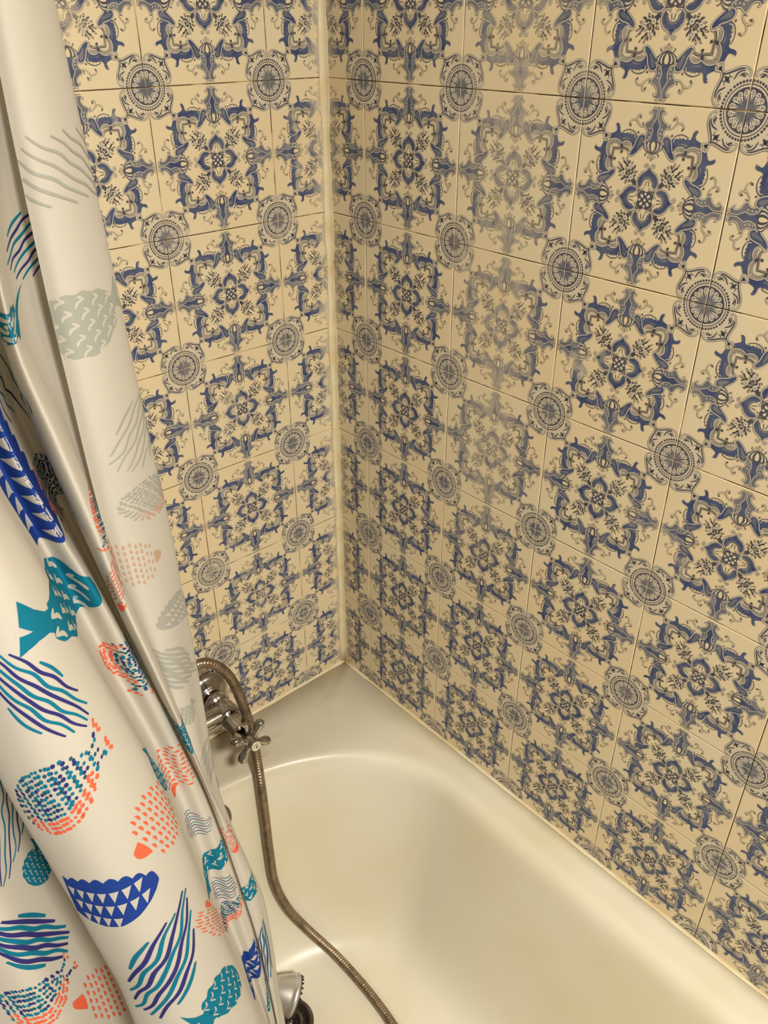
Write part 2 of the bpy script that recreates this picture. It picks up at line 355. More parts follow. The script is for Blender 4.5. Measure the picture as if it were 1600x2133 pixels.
class Solid:
    """collects skinned loops into one mesh"""
    def __init__(s): s.v = []; s.f = []; s.sm = []
    def rings(s, rings, cap0=True, cap1=True, smooth=True, closed=True):
        n = len(s.v); k = len(rings[0])
        for r in rings: s.v += [tuple(p) for p in r]
        for i in range(len(rings)-1):
            for j in range(k if closed else k-1):
                a, b = n+i*k+j, n+i*k+(j+1) % k
                s.f.append((a, b, b+k, a+k)); s.sm.append(smooth)
        if cap0: s.f.append(tuple(n+j for j in range(k-1, -1, -1))); s.sm.append(False)
        if cap1: s.f.append(tuple(n+(len(rings)-1)*k+j for j in range(k))); s.sm.append(False)
        return s
    def lathe(s, prof, org, axis, seg=32, **kw):
        ax = Vector(axis).normalized(); u = ax.orthogonal().normalized(); w = ax.cross(u); org = Vector(org)
        R = []
        for r, h in prof:
            R.append([org+ax*h+(u*math.cos(2*math.pi*j/seg)+w*math.sin(2*math.pi*j/seg))*max(r, 1e-5) for j in range(seg)])
        return s.rings(R, **kw)
    def tube(s, pts, rad, seg=16, **kw):
        P = [Vector(p) for p in pts]; R = []; u = None
        for i, p in enumerate(P):
            d = (P[min(i+1, len(P)-1)]-P[max(i-1, 0)]).normalized()
            u = d.orthogonal().normalized() if u is None else (u-d*u.dot(d)).normalized()
            w = d.cross(u); r = rad[i] if hasattr(rad, '__len__') else rad
            R.append([p+(u*math.cos(2*math.pi*j/seg)+w*math.sin(2*math.pi*j/seg))*r for j in range(seg)])
        return s.rings(R, **kw)
    def ball(s, c, r, seg=20, stretch=1.0, axis=(0, 0, 1)):
        prof = [(r*math.sin(math.pi*k/12), -r*stretch*math.cos(math.pi*k/12)) for k in range(13)]
        return s.lathe(prof, c, axis, seg, cap0=False, cap1=False)
    def build(s, name, m, parent=None):
        me = bpy.data.meshes.new(name); me.from_pydata(s.v, [], s.f); me.materials.append(m)
        me.polygons.foreach_set('use_smooth', s.sm); me.update(); me.validate()
        o = link(name, me, parent); return o

def empty(name, loc, label, cat):
    o = bpy.data.objects.new(name, None); o.location = loc; o.empty_display_size = .05; COL.objects.link(o); TOPS.append(o)
    return tag(o, label, cat)

def curve3(pts, n=10):
    return crom(pts, n)

# ------------------------------------------------------------------ bathtub
M_TUB = mat('bath_enamel', srgb(222, 210, 176), .33, spec=.4)
mx, mr = noise_mix(M_TUB, (srgb(214, 208, 188), srgb(208, 199, 170)), 5, .42, .68, detail=4)
def ledge_stain_tint(m, mx):
    nt = m.node_tree; L = nt.links
    tc = nd(m, 'ShaderNodeTexCoord')
    no = nd(m, 'ShaderNodeTexNoise'); no.inputs['Scale'].default_value = 14; no.inputs['Detail'].default_value = 8; no.inputs['Roughness'].default_value = .7
    L.new(tc.outputs['Object'], no.inputs['Vector'])
    r = nd(m, 'ShaderNodeMapRange'); r.inputs['From Min'].default_value = .56; r.inputs['From Max'].default_value = .78; r.inputs['To Min'].default_value = .20; r.inputs['To Max'].default_value = .62
    L.new(no.outputs['Fac'], r.inputs['Value'])
    # brown stains over an even darker tint, on the flat tap-end ledge only
    sx = nd(m, 'ShaderNodeSeparateXYZ'); L.new(tc.outputs['Object'], sx.inputs[0])
    r2 = nd(m, 'ShaderNodeMapRange'); r2.inputs['From Min'].default_value = -.20; r2.inputs['From Max'].default_value = -.10
    L.new(sx.outputs['Y'], r2.inputs['Value'])
    r3 = nd(m, 'ShaderNodeMapRange'); r3.inputs['From Min'].default_value = RIM-.02; r3.inputs['From Max'].default_value = RIM-.004
    L.new(sx.outputs['Z'], r3.inputs['Value'])
    a = nd(m, 'ShaderNodeMath', operation='MULTIPLY'); L.new(r2.outputs['Result'], a.inputs[0]); L.new(r3.outputs['Result'], a.inputs[1])
    b = nd(m, 'ShaderNodeMath', operation='MULTIPLY'); L.new(a.outputs[0], b.inputs[0]); L.new(r.outputs['Result'], b.inputs[1])
    m3 = nd(m, 'ShaderNodeMix'); m3.data_type = 'RGBA'
    L.new(b.outputs[0], m3.inputs[0]); L.new(mx.outputs[2], m3.inputs[6]); m3.inputs[7].default_value = srgb(132, 110, 78)
    L.new(m3.outputs[2], nt.nodes['Principled BSDF'].inputs['Base Color'])
ledge_stain_tint(M_TUB, mx)

XC, AX = -.35, .305            # basin centre line and half width
YB0, BB = -.315, .226          # centre and depth of the rounded tap end
YF0, BF = -1.36, .23           # the same at the far end
NQ = 48
def basin(ins, insb, z, insf=None):
    insf = insb if insf is None else insf
    a = AX-ins; pts = []
    for k in range(NQ*2+1):            # tap end, right to left
        t = math.pi*k/(NQ*2); pts.append((XC+a*math.cos(t), YB0+(BB-insb)*math.sin(t), z))
    for k in range(1, 40): pts.append((XC-a, YB0+(YF0-YB0)*k/40, z))
    for k in range(NQ*2+1):
        t = math.pi+math.pi*k/(NQ*2); pts.append((XC+a*math.cos(t), YF0+(BF-insf)*math.sin(t), z))
    for k in range(1, 40): pts.append((XC+a, YF0+(YB0-YF0)*k/40, z))
    return pts
X0, X1, Y0, Y1 = -.70, -.0005, -1.69, -.0005
def outer(z):
    pts = []
    src = basin(0, 0, z)
    for x, y, _ in src:
        if y > YB0:
            dx, dy = x-XC, y-YB0
            s = min(((X1-XC)/abs(dx)) if abs(dx) > 1e-6 else 9e9, (Y1-YB0)/dy if dy > 1e-6 else 9e9)
            pts.append([XC+dx*s, YB0+dy*s, z])
        elif y < YF0:
            dx, dy = x-XC, y-YF0
            s = min(((X1-XC)/abs(dx)) if abs(dx) > 1e-6 else 9e9, (YF0-Y0)/-dy if dy < -1e-6 else 9e9)
            pts.append([XC+dx*s, YF0+dy*s, z])
        else: pts.append([X1 if x > XC else X0, y, z])
    for cx, cy in ((X0, Y0), (X0, Y1), (X1, Y0), (X1, Y1)):
        i = min(range(len(pts)), key=lambda i: (pts[i][0]-cx)**2+(pts[i][1]-cy)**2); pts[i] = [cx, cy, z]
    return pts
def mixr(a, b, t, z):
    return [(p[0]*(1-t)+q[0]*t, p[1]*(1-t)+q[1]*t, z) for p, q in zip(a, b)]
O_, I_ = outer(RIM), basin(-.006, -.006, RIM)
rings = [outer(ZB+.001), outer(RIM-.03), outer(RIM-.008), mixr(outer(RIM), I_, .02, RIM-.0005), mixr(O_, I_, .5, RIM+.0006), mixr(O_, I_, .9, RIM)]
prof = [(-.006, -.006, 0), (0, 0, -.0006), (.005, .003, -.0025), (.010, .006, -.0065), (.0145, .009, -.012), (.018, .0115, -.02), (.021, .014, -.032), (.026, .018, -.055), (.038, .028, -.12), (.05, .04, -.19),
        (.060, .05, -.25), (.068, .058, -.285), (.078, .067, -.312), (.092, .08, -.334), (.11, .096, -.348), (.135, .115, -.3555), (.165, .145, -.3585), (.2, .17, -.3598), (.25, .2, -.3608)]
for i, j, d in prof: rings.append(basin(i, j, RIM+d, min(j*2.2, .14+j*.3)))
tub = grid_mesh('bathtub', rings, M_TUB, cap1=True)
tag(tub, 'cream enamel bathtub set against the blue and white tiled corner', 'bathtub')

M_CHROME = mat('worn_chrome', (.50, .47, .43, 1), .16, 1.0)
noise_mix(M_CHROME, ((.48, .45, .41, 1), (.30, .265, .23, 1)), 60, .35, .75, detail=5)
M_CHROME2 = mat('dull_metal', (.30, .27, .24, 1), .3, 1.0)
M_DARK = mat('dark_hole', (.012, .010, .009, 1), .6)
M_DRAIN = mat('tarnished_drain_metal', (.11, .085, .07, 1), .32, .9)

# drain with perforated strainer
DX, DY, DZ = -.334, -.262, RIM-.3602
dr = Solid().lathe([(.0, -.004), (.0355, -.004), (.0368, .0016), (.0345, .0040), (.031, .0046), (.0285, .0040), (.026, .0022), (.0195, .0012), (.0178, .0026), (.0165, .0031), (.0145, .0028), (.0125, .0013), (.008, .0011), (0, .0011)], (DX, DY, DZ), (0, 0, 1), 48, cap0=False, cap1=False).build('drain', M_DRAIN, tub)
dr['label'] = 'dark tarnished drain strainer'
hl = Solid()
for k in range(18):
    a = 2*math.pi*k/18; hl.lathe([(0, -.0008), (.0022, -.0008), (.0022, .0004), (0, .0004)], (DX+.0225*math.cos(a), DY+.0225*math.sin(a), DZ+.0014), (0, 0, 1), 10, cap0=False, cap1=False)
for k in range(8):
    a = 2*math.pi*k/8+.2; hl.lathe([(0, -.0008), (.0018, -.0008), (.0018, .0004), (0, .0004)], (DX+.0105*math.cos(a), DY+.0105*math.sin(a), DZ+.0010), (0, 0, 1), 10, cap0=False, cap1=False)
hl.build('strainer_holes', M_DARK, dr)
sc = Solid().lathe([(.0045, 0), (.0045, .0026), (.0035, .0034), (0, .0035)], (DX, DY, DZ), (0, 0, 1), 20, cap0=False, cap1=False).build('screw', M_CHROME2, dr)

# overflow plate high on the tap-end slope
OX, OZ = -.3370, RIM-.043
ofn = Vector((0, -.97, .24)).normalized()
oc = Vector((OX, YB0+BB-.0165, OZ))
ofl = Solid().lathe([(.032, -.004), (.032, .003), (.030, .005), (.022, .0065), (.020, .004), (.012, .003), (0, .003)], oc, ofn, 40, cap1=False).build('overflow_plate', M_CHROME2, tub)
ofl['label'] = 'dull metal overflow plate'
oh = Solid()
for k in range(8):
    a = 2*math.pi*k/8; u = ofn.orthogonal().normalized(); w = ofn.cross(u)
    oh.lathe([(0, -.001), (.003, -.001), (.003, .0006), (0, .0006)], oc+ofn*.0034+(u*math.cos(a)+w*math.sin(a))*.0155, ofn, 10, cap0=False, cap1=False)
oh.build('overflow_holes', M_DARK, ofl)

# ------------------------------------------------------------------ sealant
M_SIL = mat('aged_sealant', srgb(210, 192, 150), .5)
noise_mix(M_SIL, (srgb(216, 203, 168), srgb(207, 188, 144)), 25, .4, .65)
def bead(name, a, b, n1, n2, w):
    """concave fillet between two planes meeting along a-b; n1, n2 point into the room"""
    a, b, n1, n2 = map(Vector, (a, b, n1, n2)); N = 60; S = 7; rg = []
    rnd = random.Random(name); ph = [rnd.uniform(0, 6) for _ in range(3)]
    for i in range(N+1):
        t = i/N; ln = (b-a).length; k = w*(1+.16*math.sin(t*ln*38+ph[0])+.12*math.sin(t*ln*85+ph[1])); c = a.lerp(b, t); r = []
        for j in range(S+1):
            q = math.pi/2*j/S
            r.append(c+n1*(k*(1-math.sin(q))+.0005)+n2*(k*(1-math.cos(q))+.0005))
        r += [c-n1*.003-n2*.003]
        rg.append(r)
    o = Solid().rings(rg, smooth=True).build(name, M_SIL); o['kind'] = 'structure'
    return o
b1 = bead('trim_1', (0, 0, RIM), (0, 0, .97), (-1, 0, 0), (0, -1, 0), .0072); tag(b1, 'upright bead of aged sealant in the tiled corner', 'sealant')
b2 = bead('trim_2', (-.70, 0, RIM), (0, 0, RIM), (0, -1, 0), (0, 0, 1), .0030); tag(b2, 'bead of aged sealant along the bathtub under the tap wall', 'sealant')
b3 = bead('trim_3', (0, 0, RIM), (0, Y0, RIM), (-1, 0, 0), (0, 0, 1), .0030); tag(b3, 'bead of aged sealant along the bathtub under the long wall', 'sealant')

# ------------------------------------------------------------------ bath mixer
TX, TZ = -.266, -.807            # axis of the right-hand valve
TX2 = TX-.15                     # and of the left-hand one
tap = empty('bath_mixer_tap', (TX-.075, 0, TZ), 'chrome bath mixer tap with cross handle on the tap-end wall', 'tap')
tap_loc = Vector(tap.location)
def P(x, y, z): return Vector((x, y, z))-tap_loc
for x in (TX, TX2):
    Solid().lathe([(.034, 0), (.0345, .002), (.033, .006), (.028, .011), (.021, .015), (.017, .017), (.0165, .021)], P(x, -.0003, TZ+.006), (0, -1, 0), 40).build('wall_flange', M_CHROME, tap)
    hexs = Solid()
    hexs.lathe([(.0125, .018), (.0125, .026), (.0165, .0265), (.0172, .029), (.0172, .037), (.0165, .0395), (.014, .040), (.014, .045)], P(x, 0, TZ+.006), (0, -1, 0), 28)
    hexs.build('union_nut', M_CHROME, tap)
body = Solid()
body.lathe([(.013, -.004), (.0165, 0), (.0185, .012), (.0175, .03), (.0165, .055), (.0175, .075), (.0165, .095), (.0175, .12), (.0185, .138), (.0165, .15), (.013, .154)], P(TX2, -.056, TZ+.004), (1, 0, 0), 36)
for x in (TX, TX2):
    body.lathe([(.0155, .038), (.0178, .045), (.0195, .058), (.0185, .068), (.017, .074)], P(x, 0, TZ+.003), (0, -1, 0), 36)
body.build('mixer_body', M_CHROME, tap)
for x, rot0 in ((TX, 0), (TX2, 20)):
    Solid().lathe([(.0165, .062), (.0172, .064), (.0172, .0675), (.0158, .0685), (.0152, .072), (.0154, .094), (.0162, .1005), (.0164, .1035), (.0150, .1045), (.0138, .1040), (.0128, .1005), (.0090, .0995), (.0052, .0995)], P(x, 0, TZ+.001), (0, -1, 0), 40, cap1=False).build('valve_bonnet', M_CHROME, tap)
    h = Solid()
    c = P(x, -.1225, TZ-.001)
    h.lathe([(.0050, -.026), (.0050, -.010), (.0075, -.008), (.0092, -.003), (.0092, .003), (.0080, .007), (.0078, .011), (.0065, .012)], c, (0, -1, 0), 28)
    for an in (54, -33, 234, 147):
        a = math.radians(an+rot0); d = Vector((math.cos(a), 0, math.sin(a)))
        h.lathe([(.0062, .003), (.0048, .009), (.0042, .013), (.0046, .018), (.0060, .0215), (.0068, .0245), (.0071, .0275), (.0066, .0310), (.0050, .0336), (.0025, .0348), (0, .0351)], c, d, 24, cap1=False)
    hd = h.build('cross_handle', M_CHROME, tap)
    cap = Solid().lathe([(.0074, .0108), (.0076, .0128), (.0068, .0140), (.0064, .0136), (0, .0140)], c, (0, -1, 0), 28, cap1=False).build('index_cap', mat('ivory_cap', srgb(206, 196, 172), .3), hd)
    cap['label'] = 'ivory index cap'
    mk = Solid()
    cc = c+Vector((0, -.0142, 0))
    for (dx, dz, ex, ez) in ((.0010, .0028, -.0006, -.0018), (-.0006, -.0018, .0016, -.0012), (.0004, .0006, .0018, .0000)):
        mk.tube([cc+Vector((dx, 0, dz)), cc+Vector((ex, 0, ez))], .00045, 6)
    mk.build('index_mark', M_DARK, hd)
# spout and diverter in the middle
mxx = TX-.075
Solid().tube(curve3([P(mxx, -.06, TZ), P(mxx, -.085, TZ-.004), P(mxx, -.110, TZ-.010), P(mxx, -.125, TZ-.02), P(mxx, -.129, TZ-.034)], 6), [.0145]*8+[.013]*17, 24).build('spout', M_CHROME, tap)
Solid().lathe([(.011, 0), (.012, .004), (.010, .008), (.009, .02), (.011, .024), (.012, .032), (.010, .036), (.004, .037)], P(mxx, -.056, TZ+.018), (0, 0, 1), 28).build('diverter_knob', M_CHROME, tap)

# ------------------------------------------------------------------ shower hose and hand shower
M_HOSE = mat('tarnished_hose_metal', (.29, .225, .155, 1), .36, .9)
noise_mix(M_HOSE, ((.34, .265, .185, 1), (.20, .145, .095, 1)), 90, .35, .7)
HP = [(-0.333, -0.056, -0.855), (-0.345, -0.06, -0.8), (-0.3269, -0.066, -0.7018), (-0.3057, -0.07, -0.6788), (-0.283, -0.076, -0.6866), (-0.2639, -0.082, -0.7185), (-0.2542, -0.09, -0.7696), (-0.2499, -0.097, -0.8164), (-0.2514, -0.106, -0.8623), (-0.2605, -0.1258, -0.9047), (-0.2645, -0.1342, -0.9682), (-0.2686, -0.1422, -1.0294), (-0.2708, -0.1517, -1.0916), (-0.2606, -0.1642, -1.1523), (-0.2409, -0.1869, -1.2044), (-0.2214, -0.2356, -1.2391), (-0.2171, -0.3079, -1.2461), (-0.2224, -0.3777, -1.2458), (-0.2361, -0.4526, -1.2467), (-0.235, -0.52, -1.2487), (-0.25, -0.62, -1.2492), (-0.32, -0.68, -1.2502), (-0.42, -0.66, -1.2482), (-0.47, -0.55, -1.2432), (-0.475, -0.44, -1.2322), (-0.44, -0.33, -1.2152), (-0.405, -0.262, -1.2002)]
hp = crom(HP, 14)
# resample evenly, then sweep a spiral-ribbed tube
d = np.r_[0, np.cumsum(np.linalg.norm(np.diff(hp, axis=0), axis=1))]
NS = 2600; s_ = np.linspace(0, d[-1], NS)
hp = np.stack([np.interp(s_, d, hp[:, i]) for i in range(3)], 1)
for _ in range(40): hp[1:-1] = .25*hp[:-2]+.5*hp[1:-1]+.25*hp[2:]
SEG = 18; R0 = .0068; pitch = .0042; rg = []; u = None
for i in range(NS):
    p = Vector(hp[i]); dd = (Vector(hp[min(i+1, NS-1)])-Vector(hp[max(i-1, 0)])).normalized()
    u = dd.orthogonal().normalized() if u is None else (u-dd*u.dot(dd)).normalized()
    w = dd.cross(u); r_ = []
    for j in range(SEG):
        an = 2*math.pi*j/SEG; ph = (s_[i]/pitch+j/SEG) % 1.0
        rr_ = R0*(1.0+.055*(1 if .12 < ph < .88 else -1)) if True else R0
        r_.append(p+(u*math.cos(an)+w*math.sin(an))*rr_)
    rg.append(r_)
hose = Solid().rings(rg).build('shower_hose', M_HOSE)
tag(hose, 'tarnished ribbed metal shower hose trailing from the tap into the bathtub', 'hose')
for (p0, p1) in ((hp[0], hp[12]), (hp[-1], hp[-14])):
    ax = Vector(p1)-Vector(p0)
    Solid().lathe([(.0075, -.004), (.0095, -.003), (.0100, 0), (.0100, .012), (.0085, .016), (.0072, .018)], p0, ax, 20).build('hose_nut', M_CHROME, hose)

M_HEAD = mat('matt_chrome_head', (.62, .60, .56, 1), .42, .85)
HN = Vector((.62, -.62, -.36)).normalized()       # the way the spray face looks
HC = Vector((-0.3144, -0.2485, -1.2245))
hs = empty('hand_shower', HC, 'chrome bell-shaped hand shower lying beside the drain under the curtain', 'shower head')
Z3 = Vector((0, 0, 0))
Solid().lathe([(.0105, -.060), (.0115, -.054), (.0135, -.047), (.0175, -.038), (.0225, -.028), (.0262, -.0185), (.0288, -.010), (.0302, -.0055), (.0312, -.0050), (.0316, -.002), (.0312, .0008), (.030, .0012)], Z3, HN, 48).build('bell', M_HEAD, hs)
Solid().lathe([(.0300, .0005), (.0300, .0028), (.0285, .0036), (0, .0040)], Z3, HN, 48, cap1=False).build('spray_plate', mat('dark_spray_plate', (.10, .09, .08, 1), .4, .6), hs)
nz = Solid(); u = HN.orthogonal().normalized(); w = HN.cross(u)
for k in range(24):
    a = 2*math.pi*k/24; nz.lathe([(.0016, 0), (.0014, .0030), (.0008, .0034)], HN*.0028+(u*math.cos(a)+w*math.sin(a))*.0283, HN, 8)
for q, n_ in ((.021, 18), (.013, 11)):
    for k in range(n_):
        a = 2*math.pi*k/n_; nz.lathe([(.0014, 0), (.0012, .0018)], HN*.0036+(u*math.cos(a)+w*math.sin(a))*q, HN, 8)
nz.build('spray_nozzles', M_DARK, hs)
hh = [-HN*.052, -HN*.066+Vector((-.004, 0, .0)), Vector((-0.372, -0.205, -1.197))-HC, Vector((-0.405, -0.262, -1.2002))-HC]
Solid().tube(curve3(hh, 8), [.0105]*10+[.0115]*15, 20).build('grip', M_HEAD, hs)

